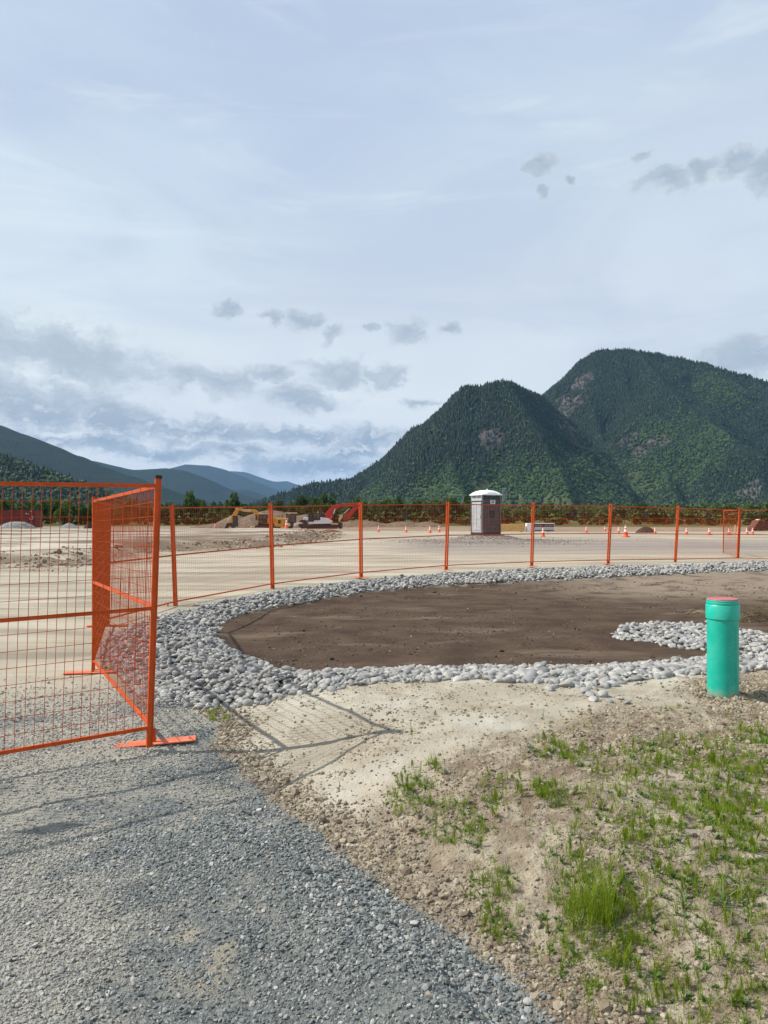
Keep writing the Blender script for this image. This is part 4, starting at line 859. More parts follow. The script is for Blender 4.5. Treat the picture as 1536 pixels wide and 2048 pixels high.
def build_fence():
    left = (Vector((-4.07, 3.46, -.01)), Vector((-4.02, 3.46, 1.83))); js = [left] + JO
    labs = ['nearest fence panel, its face in shade, running off the left edge', 'sunlit fence panel seen slantwise right behind the nearest one, its foot on the gravel path', 'fence panel seen almost edge on behind the slanting near panel at the left',
            'fence panel from the edge on panel to the crooked leaning post pair by the cobbles', 'fence panel in front of the yellow excavator boom, right of the crooked post pair', 'fence panel in front of the red and white excavator', 'fence panel just left of the one showing the toilet cabin',
            'fence panel in front of the grey toilet cabin', 'fence panel in front of the white wrapped lumber pack', 'fence panel with the largest traffic cone behind it near its right post', 'fence panel with the folded back panel showing through its right half']
    signs = {0: [(.34, 1.5, .11, .10)], 2: [(.5, 1.5, .10, .10)], 3: [], 4: [(.60, 1.5, .085, .11)], 5: [(.42, 1.52, .09, .10)], 6: [(.50, 1.5, .085, .10)], 7: [(.50, 1.52, .095, .095)], 8: [(.50, 1.52, .09, .09)], 9: [(.52, 1.53, .09, .09)], 10: [(.50, 1.53, .085, .085)]}
    for i in range(len(js) - 1): panel(js[i], js[i + 1], labs[i], 'orange temporary fence panels', signs.get(i, ()), wire=(.0032, .0036, .0042)[i] if i < 3 else .0028, gap=.020 if i < 2 else .034)
    back = (Vector((12.90, 28.55, .02)), Vector((12.93, 28.55, .02 + HP))); panel(JO[10], back, 'fence panel folded back behind the others near the right edge', 'orange temporary fence panels')
    right = (Vector((14.9, 24.9, .0)), Vector((14.98, 24.9, HP))); panel(JO[10], right, 'fence panel at the right edge in front of the rusty bucket', 'orange temporary fence panels', [(.33, 1.52, .10, .11)])
    foot(at(310, 1487), math.radians(14), .56, 'flat orange steel foot under the nearest post, on gravel', .03); foot(at(187, 1346), math.radians(10), .56, 'flat orange steel foot under the second nearest post')
    foot(Vector((-4.02, 10.9, Hz(-4.02, 10.9))), .1, .56, 'flat orange steel foot under the edge on panel, half hidden'); foot(Vector((-3.8, 13.2, -.03)) , .1, .56, 'flat orange steel foot under the crooked post pair by the cobbles')
    for i, (j, what) in enumerate(zip(JO[4:], ('the post pair beside the yellow excavator', 'the post pair right of the red excavator arm', 'the post pair left of the toilet cabin', 'the post pair by the wrapped lumber', 'the post pair left of the biggest cone', 'the second post pair from the right edge', 'the post pair where the panel folds back'))):
        d = (JO[min(4 + i + 1, 10)][0] - JO[max(3 + i, 0)][0]); foot(j[0] + Vector((0, 0, .0)), math.atan2(d.y, d.x) + 1.35, .6, 'flat orange steel foot under ' + what)
build_fence()
def build_far_fence():
    m = M['orange']; mb = MB()
    for s in (.01, 3.03): mb.bar((s, 0, 0), (s, 0, HP), .04, n=4)
    for t in (.12, .94, HP - .03): mb.bar((0, 0, t), (3.04, 0, t), .035, n=4)
    for i in range(1, 26): mb.bar((3.04 * i / 26, 0, .12), (3.04 * i / 26, 0, HP), 0.0035, n=3, cap=False)
    for j in range(1, 9): mb.bar((0, 0, .12 + .2 * j), (3.04, 0, .12 + .2 * j), 0.0035, n=3, cap=False)
    me = mb.mesh('fence_panel', m); line = [(-92, 158), (-40, 163), (-20, 166), (10, 162), (40, 150), (62, 138), (80, 128)]; acc = 0
    spots = []
    for (ax, ay), (bx, by) in zip(line[:-1], line[1:]):
        L = math.hypot(bx - ax, by - ay); n = int(L / 3.05); a = math.atan2(by - ay, bx - ax)
        for i in range(n):
            x = ax + (bx - ax) * i / n; y = ay + (by - ay) * i / n
            if abs(x / y) > .56: continue
            spots.append((x, y, a))
    for i, (x, y, a) in enumerate(sorted(spots, key=lambda q: q[0] / q[1])):
        o = bpy.data.objects.new('wire_fence', me); COL.objects.link(o); o.location = (x, y, Hz(x, y) - .02); o.rotation_euler.z = a
        tag(o, 'small orange panel, ' + nth(i + 1) + ' from the left in the far fence row', 'fence panel', 'far row of orange fence panels')
build_far_fence()

# ------------------------------------------------------------------ green pipe
M['pipe'] = worn('green_pipe_plastic', (0.0, 0.40, 0.295), .36, (0.30, .30, .24), .16, scale=5, vary=.08, spec=.5)
def muddy_foot(m):
    k = NT(m.node_tree); p = [n for n in k.n if n.type == 'BSDF_PRINCIPLED'][0]; l = p.inputs['Base Color'].links[0].from_socket
    tc = k.new('ShaderNodeTexCoord').outputs['Object']; sp = k.new('ShaderNodeSeparateXYZ'); k.l.new(tc, sp.inputs[0]); n = k.noise(tc, 14, 6, .7)
    f = k.ss(k.math('ADD', k.math('MULTIPLY', sp.outputs[2], -5.5), k.math('MULTIPLY', n, 1.3)), .12, .62, 0, .75); k.l.new(k.mix(f, l, (0.34, .29, .20)), p.inputs['Base Color'])
    f2 = k.math('MULTIPLY', k.ss(k.noise(k.scale(tc, 9, 9, 1.2), 3, 5, .7), .58, .75), .22); k.l.new(k.mix(f2, k.mix(f, l, (0.34, .29, .20)), (0.25, .33, .28)), p.inputs['Base Color'])
muddy_foot(M['pipe'])
M['pipe_collar'] = worn('green_collar_plastic', (0.0, 0.41, 0.30), .36, (0.30, .30, .24), .16, scale=5, vary=.08, spec=.5); M['pink'] = worn('pink_cap', (0.42, 0.12, 0.13), .5, amount=.15, vary=.08)
def build_pipe():
    p = at(1445, 1393); root = empty('pipe', p); r = .1235
    mb = MB(); mb.lathe([(r, -.06), (r, .70)], 48, close=False); mb.build('barrel', M['pipe'], root)
    mb = MB(); prof = [(r + .001, .664), (r + .009, .668), (r + .0095, .78), (r + .004, .788), (r + .006, .793), (r + .006, .806), (r + .002, .810), (r + .003, .822), (r - .004, .826), (r - .006, .812)]
    mb.lathe(prof, 48, close=False); mb.build('coupling', M['pipe_collar'], root)
    mb = MB(); mb.lathe([(r - .003, .810), (r - .002, .833), (r - .006, .838), (r - .018, .8385), (r - .02, .8365), (.0005, .8365)], 48, close=True); mb.build('end_cap', M['pink'], root)
    pr = MB(); q9 = random.Random(9); z = .13
    while z < .60:
        h = q9.uniform(.004, .011); a = math.radians(-62); rr = .1242
        if q9.random() < .82: pr.box((rr * math.cos(a), rr * math.sin(a), z), (.0012, q9.uniform(.003, .006), h), Matrix.Rotation(a, 3, 'Z'))
        z += h + .005
    pr.build('printed_line', worn('faded_print', (0.0, .16, .13), .5, amount=0), root); root.scale = (.94, .94, .925)
    tag(root, 'upright bright green plastic pipe with a pink cap standing in the dirt', 'pipe')
    n = 500; a = RNG.uniform(0, 6.28, n); q = r + .005 + RNG.random(n) ** 2 * .12; x = p.x + q * np.cos(a); y = p.y + q * np.sin(a); s = .009 * RNG.lognormal(0, .45, n)
    o = scatter('pipe_foot_clods', np.stack([x, y, height(x, y) + .008], 1), rand_rot(n, .6), np.stack([s] * 3, 1), RNG.integers(0, 4, n), CLOD); tag(o, 'dirt clods heaped against the foot of the green pipe', 'dirt')
build_pipe()

# ------------------------------------------------------------------ toilet cabin
def build_toilet():
    c = Vector((5.18, 38.2, 0)); c.z = Hz(5.2, 38.2) - .01; root = empty('portable_toilet', c, math.radians(26)); w = 1.12; h = 2.12
    root.scale = (.95, .95, .905); dark = worn('dark_grey_plastic', (0.075, 0.074, 0.080), .5, amount=.12); grey = worn('grey_plastic', (0.37, 0.375, 0.39), .5, amount=.12); roofm = worn('white_roof', (0.80, .81, .83), .45, amount=.05, vary=.03)
    # local: front (door) looks to -x (left, towards the sun), dark side to -y (towards the camera)
    b = MB(); b.box((0, 0, .09), (w + .04, w + .04, .12)); [b.box((0, y, .02), (w + .1, .09, .10)) for y in (-.42, .42)]; b.build('skid', M['black'], root)
    b = MB(); b.box((0, 0, .15 + h / 2), (w - .06, w - .06, h)); b.build('body', dark, root)
    for sx in (-1, 1):
        for sy in (-1, 1): b = MB(); b.box((sx * w / 2 * .96, sy * w / 2 * .96, .15 + h / 2), (.09, .09, h)); b.build('corner_post', dark, root, bevel=.012)
    for (nx, ny) in ((0, -1), (1, 0), (0, 1)):
        b = MB(); R3 = Matrix.Rotation(math.atan2(ny, nx), 3, 'Z')
        for i in range(9): b.box(R3 @ Vector((w / 2 - .022, -.42 + .105 * i, .15 + .88)), (.03, .045, 1.60), R3)
        b.box(R3 @ Vector((w / 2 - .02, 0, 1.88)), (.04, w - .14, .05), R3); b.box(R3 @ Vector((w / 2 - .02, 0, .22)), (.04, w - .14, .06), R3); b.build('wall_rib', dark, root)
        for j in range(4):
            b = MB(); [b.box(R3 @ Vector((w / 2 - .018, q, 2.03 + .05 * j)), (.03, .42, .018), R3) for q in (-.24, .24)]; b.build('vent_slat', M['sign_black'], root)
    b = MB(); b.box((-w / 2 - .005, 0, .15 + .86), (.05, .90, 1.70)); d = b.build('door', grey, root, bevel=.01)
    b = MB(); b.box((-w / 2 - .005, 0, 2.10), (.045, .98, .34)); hd = b.build('door_header', grey, root)
    for j in range(4): b = MB(); [b.box((-w / 2 - .034, q, 2.10 + .042 * j), (.014, .40, .018)) for q in (-.23, .23)]; b.build('vent_slat', M['sign_black'], hd)
    b = MB(); [b.box((-w / 2 - .036, q, 1.0), (.016, .035, 1.45)) for q in (-.36, .0, .33)]; b.box((-w / 2 - .036, 0, 1.74), (.016, .74, .03)); b.box((-w / 2 - .036, 0, .30), (.016, .74, .03)); b.build('door_panel', grey, d)
    b = MB(); b.box((-w / 2 - .055, -.37, 1.06), (.05, .04, .14)); b.build('handle', M['white_print'], d)
    # domed translucent roof
    n = 12; b = MB(); vs = []; rw = w / 2 + .07
    for i in range(n + 1):
        for j in range(n + 1):
            u = -1 + 2 * i / n; v = -1 + 2 * j / n; e = (1 - abs(u) ** 2.6) * (1 - abs(v) ** 2.6); vs.append((u * rw, v * rw, 2.30 + .24 * e ** .55))
    k = (n + 1) ** 2; vs += [(x, y, 2.24) for x, y, z in vs[:k]]; idx = lambda i, j: i * (n + 1) + j
    fs = [(idx(i, j), idx(i + 1, j), idx(i + 1, j + 1), idx(i, j + 1)) for i in range(n) for j in range(n)]; fs += [tuple(k + q for q in reversed(f)) for f in fs[:n * n]]
    for i in range(n): fs += [(idx(i, 0) + k, idx(i + 1, 0) + k, idx(i + 1, 0), idx(i, 0)), (idx(i, n), idx(i + 1, n), idx(i + 1, n) + k, idx(i, n) + k), (idx(0, i), idx(0, i + 1), idx(0, i + 1) + k, idx(0, i) + k), (idx(n, i) + k, idx(n, i + 1) + k, idx(n, i + 1), idx(n, i))]
    b.add(vs, fs, True); b.build('roof', roofm, root)
    b = MB(); b.lathe([(.05, 2.35), (.05, 2.62)], 12, (.34, .36, 0)); b.build('vent_pipe', M['white_print'], root)
    b = MB(); b.box((.06, -w / 2 - .012, 1.86), (.32, .012, .22)); s = b.build('sign', M['white_print'], root)
    b = MB(); [b.box((.06 + .018 * math.sin(i * 2.1), -w / 2 - .020, 1.935 - .034 * i), (.26 - .05 * (i % 3), .004, .016 + .008 * (i == 1))) for i in range(5)]; b.build('print', worn('blue_print', (.05, .09, .2), .5, amount=0), s)
    tag(root, 'grey portable toilet cabin with a white domed roof on a gravel hump', 'portable toilet')
build_toilet()

# ------------------------------------------------------------------ traffic cones
M['cone'] = worn('cone_orange', (0.85, 0.10, 0.02), .5, (0.35, .25, .2), .12, vary=.06); M['collar'] = worn('reflective_collar', (0.78, .76, .74), .4, amount=.1, vary=.05); M['cone_foot'] = worn('cone_foot', (0.70, .09, .03), .6, (0.3, .25, .2), .3)
def cone_proto():
    root = empty('traffic_cone'); b = MB(); b.box((0, 0, .02), (.36, .36, .04)); b.build('base', M['cone_foot'], root, bevel=.008)
    rad = lambda z: .135 - (z - .04) * (.135 - .028) / .66
    b = MB(); b.lathe([(rad(.04) + .01, .04), (rad(.06), .06), (rad(.7), .70)], 20); b.build('body', M['cone'], root)
    for z0, z1 in ((.30, .43), (.50, .60)): b = MB(); b.lathe([(rad(z0) + .003, z0), (rad(z1) + .003, z1)], 20, close=False); b.build('collar', M['collar'], root)
    return root
def build_cones():
    proto = cone_proto(); first = True
    L = [(430, 1057, 1046, 'small far cone left of the yellow excavator'), (757, 1064, 1050.5, 'first cone to the right of the red excavator arm'), (812, 1065, 1051, 'cone in front of the brown spoil heap, second right of the red arm'), (860, 1066.5, 1051, 'left cone of the close pair left of the toilet cabin'), (878, 1064.5, 1050, 'right cone of the close pair left of the toilet cabin'),
         (1086, 1073, 1054, 'cone in front of the white wrapped lumber pack'), (1172.5, 1066.5, 1052.5, 'first small cone right of the wrapped lumber pack'), (1210, 1062.5, 1051.5, 'tiny far cone just left of a post pair, on the brown ground'), (1237, 1067, 1053, 'small cone close left of the largest cone'), (1251.5, 1074, 1048.5, 'largest and nearest of the cones on the right'),
         (1310, 1068.5, 1053.5, 'cone standing right of the low dark soil heap'), (1373, 1069.5, 1054, 'cone just right of the second last post pair'), (1418.5, 1070, 1054, 'cone left of the folded back panel post'), (1458, 1070, 1055, 'cone inside the folded back panel, beside two pale stakes'), (1494, 1070, 1055, 'cone just right of the last post pair, left of the rusty bucket'), (1505, 1068.5, 1054.5, 'cone in front of the rusty bucket')]
    for px, yb, yt, lab in L:
        hpx = yb - yt; Y = .72 * FPX / hpx; zb = EYE - (yb - HY) / FPX * Y; Xw = (px - CX) / FPX * Y; zg = Hz(Xw, Y)
        g = at(px, yb); Y2 = g.y if 20 < g.y < 140 else Y; sc = hpx / FPX * Y2 / .71; 
        if not (.62 < sc < 1.5): Y2 = Y; sc = 1.0; g = Vector((Xw, Y, zg))
        o = proto if first else copy_tree(proto); first = False; o.location = (g.x, g.y, g.z); o.scale = (sc,) * 3; o.rotation_euler = (random.uniform(-.03, .03), random.uniform(-.03, .03), random.uniform(0, 1.5)); tag(o, ('orange and white ' + lab) if len(lab) < 62 else lab, 'traffic cone', 'traffic cones')
    # one cone stands on a pale stub beside a dark valve post
    g = at(573, 1064); Y = g.y; b = MB(); b.lathe([(.11, -.05), (.11, .27)], 16); s = b.build('pipe_stub', M['white_print']); s.location = g; tag(s, 'pale stub pipe with a traffic cone set on top', 'pipe stub'); o = copy_tree(proto); o.location = g + Vector((0, 0, .27)); sc = 21.5 / FPX * Y / .71; o.scale = (sc,) * 3
    tag(o, 'orange and white cone standing on the pale stub pipe before the roller', 'traffic cone', 'traffic cones'); b = MB(); b.bar((0, 0, -.05), (0, 0, .36), .06, n=8); b.box((0, 0, .38), (.22, .08, .07)); s = b.build('valve_post', M['black']); s.location = at(583, 1064); tag(s, 'short dark valve post right beside the pale stub pipe', 'valve post')
    for px, py in ((1470, 1070.5), (1475.5, 1073), (607, 1057.5)):
        g = at(px, py); b = MB(); b.bar((0, 0, -.05), (.02, 0, 20 / FPX * g.y if px > 1000 else .9), .09, .045, n=4); s = b.build('survey_stake', worn('pale_wood', (0.62, .45, .27), .7)); s.location = g
        tag(s, {1470: 'left pale wooden stake inside the folded back fence panel', 1475.5: 'right pale wooden stake inside the folded back fence panel', 607: 'short pale stake in front of the roller drum'}[px], 'stake', 'survey stakes')
build_cones()

# ------------------------------------------------------------------ lumber packs
def build_lumber():
    Y = 88.; sc = FPX / Y; z = Hz(17, Y); wood = worn('yellow_lumber', (0.62, .40, .13), .7, vary=.2, scale=3); wrap = worn('white_wrap', (0.74, .76, .78), .45, amount=.06, vary=.05); band = worn('black_band', (0.028, .018, .02), .5, amount=0)
    def X(px): return (px - CX) / sc
    x0, x1 = X(1000), X(1049); root = empty('lumber_stack', ((x0 + x1) / 2, Y, z)); L = x1 - x0
    for j in range(5):
        for i in range(3): b = MB(); b.box((0, -.02 + .36 * i + random.uniform(-.012, .012), .16 + .175 * j), (L - random.uniform(0, .06), .34, .168)); b.build('board', wood, root)
    for q in (-.4, .4): b = MB(); b.box((q * L, .34, .04), (.12, 1.1, .08)); b.build('bearer', wood, root)
    tag(root, 'bare stack of yellow sawn lumber just right of the toilet cabin', 'lumber stack')
    x0, x1 = X(1053.5), X(1109); L = x1 - x0; root = empty('lumber_pack', ((x0 + x1) / 2, Y - .1, z)); H_ = 16.5 / sc
    b = MB(); b.box((0, .5, .07 + H_ / 2), (L, 1.1, H_)); w = b.build('wrap', wrap, root, bevel=.03)
    for q in (-.3, .3): b = MB(); b.box((q * L, .5, .03), (.12, 1.1, .07)); b.build('bearer', wood, root)
    b = MB(); b.box((L * .125, -.062, .07 + H_ * .75), (L * .71, .012, H_ * .40)); bd = b.build('print_band', band, root); b = MB(); r = random.Random(8); x = -L * .21
    for i in range(15):
        ww = r.uniform(.07, .14)
        if i == 6: x += .16; continue
        hh = r.uniform(.12, .18); b.box((x + ww / 2, -.0715, .07 + H_ * .75 + r.uniform(-.02, .02)), (ww * .72, .006, hh)); b.box((x + ww / 2, -.074, .07 + H_ * .76), (ww * .3, .004, hh * .4)) if False else None; x += ww + .055
    b.build('lettering', worn('faded_letters', (0.30, .28, .28), .6, amount=.3), bd); b = MB(); b.box((L * .125, -.062, .07 + H_ * .13), (L * .71, .012, H_ * .12)); b.build('print_band', band, root); b = MB(); b.box((L * .125, -.062, .07 + H_ * .36), (L * .70, .010, H_ * .30)); b.build('grey_band', worn('grey_print', (.42, .47, .47), .5), root)
    tag(root, 'lumber pack in white wrapping with a black lettered band, behind a cone', 'lumber pack')
build_lumber()

# ------------------------------------------------------------------ machines
def X2(px, c, sc): return (px - c) / sc
M['cat'] = worn('machine_yellow', (0.60, .27, .025), .5, (0.25, .2, .13), .2); M['cream'] = worn('machine_cream', (0.60, .50, .28), .5, amount=.3); M['mred'] = worn('machine_red', (0.48, .018, .014), .4, (0.25, .15, .1), .08); M['mwhite'] = worn('machine_white', (0.74, .75, .76), .45, amount=.12, vary=.04)
M['steel'] = worn('dark_steel', (0.025, .022, .02), .6, (0.12, .10, .08), .35); M['glass'] = worn('cab_glass', (0.02, .026, .03), .12, amount=.05, spec=.8); M['chrome'] = worn('cylinder_rod', (0.55, .55, .54), .3, metal=.6, amount=.15)
def poly(name, pts, y0, y1, m, parent, c, sc, by): b = MB(); b.prism([((x - c) / sc, (by - y) / sc) for x, y in pts], y0, y1); return b.build(name, m, parent, bevel=.04)
def track(parent, c, sc, by, x0, x1, ytop):
    h = (by - ytop) / sc; a = (x0 - c) / sc; b_ = (x1 - c) / sc
    for y in (-1.35, .75):
        pts = []
        for i in range(9): t = math.pi / 2 + math.pi * i / 8; pts.append((a + h / 2 + h / 2 * math.cos(t), h / 2 + h / 2 * math.sin(t)))
        for i in range(9): t = -math.pi / 2 + math.pi * i / 8; pts.append((b_ - h / 2 + h / 2 * math.cos(t), h / 2 + h / 2 * math.sin(t)))
        b = MB(); b.prism(pts, y, y + .6); tr = b.build('track', M['steel'], parent)
        b = MB(); n = int((b_ - a) / .28)
        for i in range(n): x = a + .2 + (b_ - a - .4) * i / (n - 1); b.box((x, y + .3, h), (.06, .62, .08)); b.box((x, y + .3, .02), (.06, .62, .05))
        b.build('track_shoe', M['steel'], tr)
        for i in range(5): b = MB(); x = a + h * .6 + (b_ - a - h * 1.2) * i / 4; b.prism([(x + h * .22 * math.cos(q * .785), h * .4 + h * .22 * math.sin(q * .785)) for q in range(8)], y - .03, y + .63); b.build('roller', M['steel'], tr)
def hose(name, m, parent, a, b, w, c, sc, by, y=0.): mb = MB(); mb.bar(((a[0] - c) / sc, y, (by - a[1]) / sc), ((b[0] - c) / sc, y, (by - b[1]) / sc), w, n=8, up=Vector((0, 1, 0))); return mb.build(name, m, parent)
def build_yellow():
    Y = 122.; sc = FPX / Y; by = 1057.; c = 500.; root = empty('excavator', ((c - CX) / sc, Y, EYE - (by - HY) / sc)); A = (c, sc, by); P = lambda n, pts, y0, y1, m, par=root: poly(n, pts, y0, y1, m, par, *A)
    track(root, c, sc, by, 512, 560, 1050.5); P('chassis', [(517, 1050), (556, 1050), (556, 1047), (517, 1047)], -1.0, 1.0, M['steel'])
    bd = P('body', [(520, 1047), (564, 1047), (565, 1034), (538, 1036), (528, 1046)], -1.35, 1.35, M['cat']); cab = P('cab', [(519, 1047), (519, 1030), (521, 1028.5), (537, 1028.5), (537.5, 1046)], -1.38, -.2, M['steel'])
    for q in ((520.2, 1031, 527, 1038), (529, 1031, 535.5, 1038), (520.2, 1040, 527, 1045.5)): P('window', [(q[0], q[1]), (q[2], q[1]), (q[2], q[3]), (q[0], q[3])], -1.41, -1.36, M['glass'], cab)
    P('cab_roof', [(518.5, 1028.7), (538, 1028.7), (538, 1027.5), (520, 1027.5)], -1.42, -.15, M['cream'], cab)
    bm = P('boom', [(514, 1043), (519, 1035), (519.5, 1027), (513, 1020.5), (508, 1019), (476, 1017.5), (474, 1020.5), (490, 1023.5), (507, 1025), (511.5, 1029), (511, 1036)], -.30, .30, M['cat'])
    t = bpy.data.curves.new('boom_lettering', 'FONT'); t.body = 'CASE'; t.size = .46; t.extrude = .004; t.align_x = 'CENTER'; tf = bpy.data.objects.new('text_source', t); dg_ = bpy.context.evaluated_depsgraph_get(); tm = bpy.data.meshes.new_from_object(tf.evaluated_get(dg_) if False else tf); to = bpy.data.objects.new('lettering', tm); COL.objects.link(to); to.parent = bm; to.location = ((494 - c) / sc, -.345, (by - 1023.0) / sc); to.rotation_euler = (math.pi / 2, 0, 0); to.scale = (1.3, 1, 1); tm.materials.clear(); tm.materials.append(M['mwhite'])
    st = P('stick', [(473, 1016), (478, 1016.5), (476, 1026), (463, 1044), (459, 1043), (465, 1030)], -.24, .24, M['cat']); hose('cylinder', M['chrome'], st, (455, 1042), (461, 1033), .14, *A); hose('cylinder', M['chrome'], bm, (474, 1015.5), (485, 1016), .13, *A); P('knuckle', [(471, 1018), (473, 1014.5), (476, 1014.5), (478, 1018)], -.2, .2, M['cream'], st)
    hose('cylinder', M['steel'], bm, (513, 1040), (513, 1029), .16, *A, y=-.4)
    P('bucket', [(455, 1046), (464, 1045), (470, 1056.5), (466, 1056.5), (460, 1050), (454, 1057), (450, 1056.5)], -.6, .6, M['steel']); P('blade', [(502, 1057), (504, 1052), (512, 1051), (516, 1054), (512, 1054.5), (506, 1057)], -1.3, 1.3, M['cream'])
    tag(root, 'yellow excavator with its arm bent down to the left, behind the fence', 'excavator')
def build_roller():
    Y = 118.; sc = FPX / Y; by = 1057.; c = 580.; root = empty('soil_roller', ((c - CX) / sc, Y, EYE - (by - HY) / sc)); A = (c, sc, by); P = lambda n, pts, y0, y1, m, par=root: poly(n, pts, y0, y1, m, par, *A)
    P('engine_cover', [(550, 1051), (551, 1047), (555, 1046), (556, 1038.5), (578, 1038), (578, 1050), (570, 1054), (553, 1053)], -.95, .95, M['cat']); P('hood_top', [(554, 1038.6), (578, 1038), (578, 1036), (554, 1036.8)], -.97, .97, M['cream']); P('grille', [(558, 1047), (558, 1040), (563, 1040), (563, 1047)], -.99, -.94, M['steel'])
    cab = empty('cab'); cab.parent = root
    for x in (573.5, 582, 590.5): P('cab_post', [(x, 1046), (x + 1.2, 1046), (x + 1.2, 1027), (x, 1027)], -.85, .85, M['steel'], cab)
    P('window', [(574, 1045), (590.5, 1045), (590.5, 1028.5), (574, 1028.5)], -.75, .75, M['glass'], cab); P('cab_roof', [(571, 1027), (573, 1025.3), (592, 1025.3), (594.5, 1027.2)], -.98, .98, M['cream'], cab); hose('exhaust', M['steel'], root, (564, 1037), (564, 1030), .12, *A)
    for y in (-1.05, .6):
        b = MB(); x = (579 - c) / sc; z = (by - 1050) / sc; rr = .62; b.prism([(x + rr * math.cos(i * .314), z * .0 + .62 + rr * math.sin(i * .314)) for i in range(20)], y, y + .45); w = b.build('wheel', M['steel'], root); b = MB(); b.prism([(x + .28 * math.cos(i * .5236), .62 + .28 * math.sin(i * .5236)) for i in range(12)], y - .03, y + .48); b.build('hub', M['cream'], w)
    P('front_frame', [(588, 1052), (589, 1048), (594, 1045), (604, 1044.5), (608, 1046.5), (600, 1047.5), (594, 1051)], -1.08, 1.08, M['mwhite']); b = MB(); x = (607 - c) / sc; b.prism([(x + .70 * math.cos(i * .2618), .70 + .70 * math.sin(i * .2618)) for i in range(24)], -.95, .95); b.build('drum', M['steel'], root)
    tag(root, 'yellow and cream soil roller with an open cab, between the two excavators', 'roller')
def build_white():
    Y = 124.; sc = FPX / Y; by = 1057.; c = 640.; root = empty('excavator', ((c - CX) / sc, Y, EYE - (by - HY) / sc)); A = (c, sc, by); P = lambda n, pts, y0, y1, m, par=root: poly(n, pts, y0, y1, m, par, *A)
    track(root, c, sc, by, 612, 676, 1049.5); P('chassis', [(625, 1049.5), (662, 1049.5), (660, 1047), (628, 1047)], -1.0, 1.0, M['steel'])
    bd = P('body', [(610, 1047.5), (607, 1043), (608, 1036), (610, 1034), (640, 1034), (650, 1035.5), (659, 1037.5), (664, 1042), (663.5, 1047), (640, 1047.8)], -1.45, 1.45, M['mwhite']); P('engine_deck', [(614, 1034), (616, 1031.5), (627, 1030.5), (628, 1034)], -1.1, 1.1, M['steel'], bd); P('lower_skirt', [(627, 1048.6), (628, 1046.8), (660, 1047), (661, 1048.4)], -1.40, 1.40, M['steel'], bd)
    for q in (610.5, 613.2, 616.0): P('number_mark', [(q, 1042.8), (q + 1.9, 1042.8), (q + 1.9, 1040.2), (q + .5, 1040.2)], -1.472, -1.455, M['steel'], bd)
    cab = P('cab', [(627, 1041), (627, 1028), (629, 1026), (642, 1026), (642, 1040.5)], -1.48, -.3, M['steel'])
    for q in ((628.2, 1028, 633.5, 1037), (635, 1028, 640.5, 1037)): P('window', [(q[0], q[1]), (q[2], q[1]), (q[2], q[3]), (q[0], q[3])], -1.51, -1.46, M['glass'], cab)
    P('cab_panel', [(642, 1034.5), (651, 1034.5), (649, 1027), (642, 1026.3)], -.2, 1.3, M['steel'], bd)
    bm = P('boom', [(655, 1041), (650.5, 1032), (653, 1024), (662, 1015), (675, 1008), (716, 1006), (721, 1009), (716, 1012.5), (682, 1014), (670, 1018), (664, 1025), (663, 1034), (660.5, 1041)], -.38, .38, M['mred']); hose('cylinder', M['chrome'], bm, (667, 1028), (671, 1018), .17, *A, y=-.5); hose('cylinder', M['mred'], bm, (660, 1041), (665.5, 1031), .26, *A, y=-.5)
    st = P('stick', [(721, 1008), (722, 1013), (712, 1020), (699, 1037), (690, 1042), (686, 1040), (690, 1030), (704, 1018), (712, 1010)], -.28, .28, M['mred']); hose('cylinder', M['chrome'], st, (688, 1027), (699, 1017), .18, *A); P('link', [(678, 1045), (677, 1038), (681, 1029), (685, 1029), (685.5, 1034), (680.5, 1041), (681, 1045)], -.26, .26, M['cream'], st)
    P('bucket', [(676, 1048), (677, 1043), (683, 1044.5), (685, 1048), (684.5, 1057), (677.5, 1057)], -.65, .65, M['steel'])
    tag(root, 'white excavator with a big red arched arm reaching right', 'excavator')
build_yellow(); build_roller(); build_white()
# rusty bucket and drums at the right edge
def build_bucket():
    Y = 62.; sc = FPX / Y; by = 1062.; c = 1518.; rust = worn('rusty_steel', (0.10, .028, .014), .75, (0.2, .08, .04), .5, vary=.3); root = empty('digger_bucket', ((c - CX) / sc, Y, EYE - (by - HY) / sc)); A = (c, sc, by)
    P = lambda n, pts, y0, y1, m, par=root: poly(n, pts, y0, y1, m, par, *A)
    P('shell', [(1498, 1060.5), (1512, 1040), (1520, 1040.5), (1514, 1052), (1505, 1061)], -.55, .55, rust); P('side_plate', [(1505, 1061.5), (1515, 1051), (1521, 1040), (1529, 1043), (1533, 1053), (1530, 1061), (1518, 1061.5)], -.6, .5, rust); P('lug', [(1512, 1042), (1514, 1038.5), (1518, 1038.5), (1518, 1042)], -.25, .25, M['cream'])
    for q in (-.4, 0, .4): P('tooth', [(1494, 1061.5), (1499, 1059.5), (1502, 1061.5)], q - .06, q + .06, M['steel'])
    tag(root, 'rust red digger bucket lying behind two cones at the right edge', 'bucket')
build_bucket()
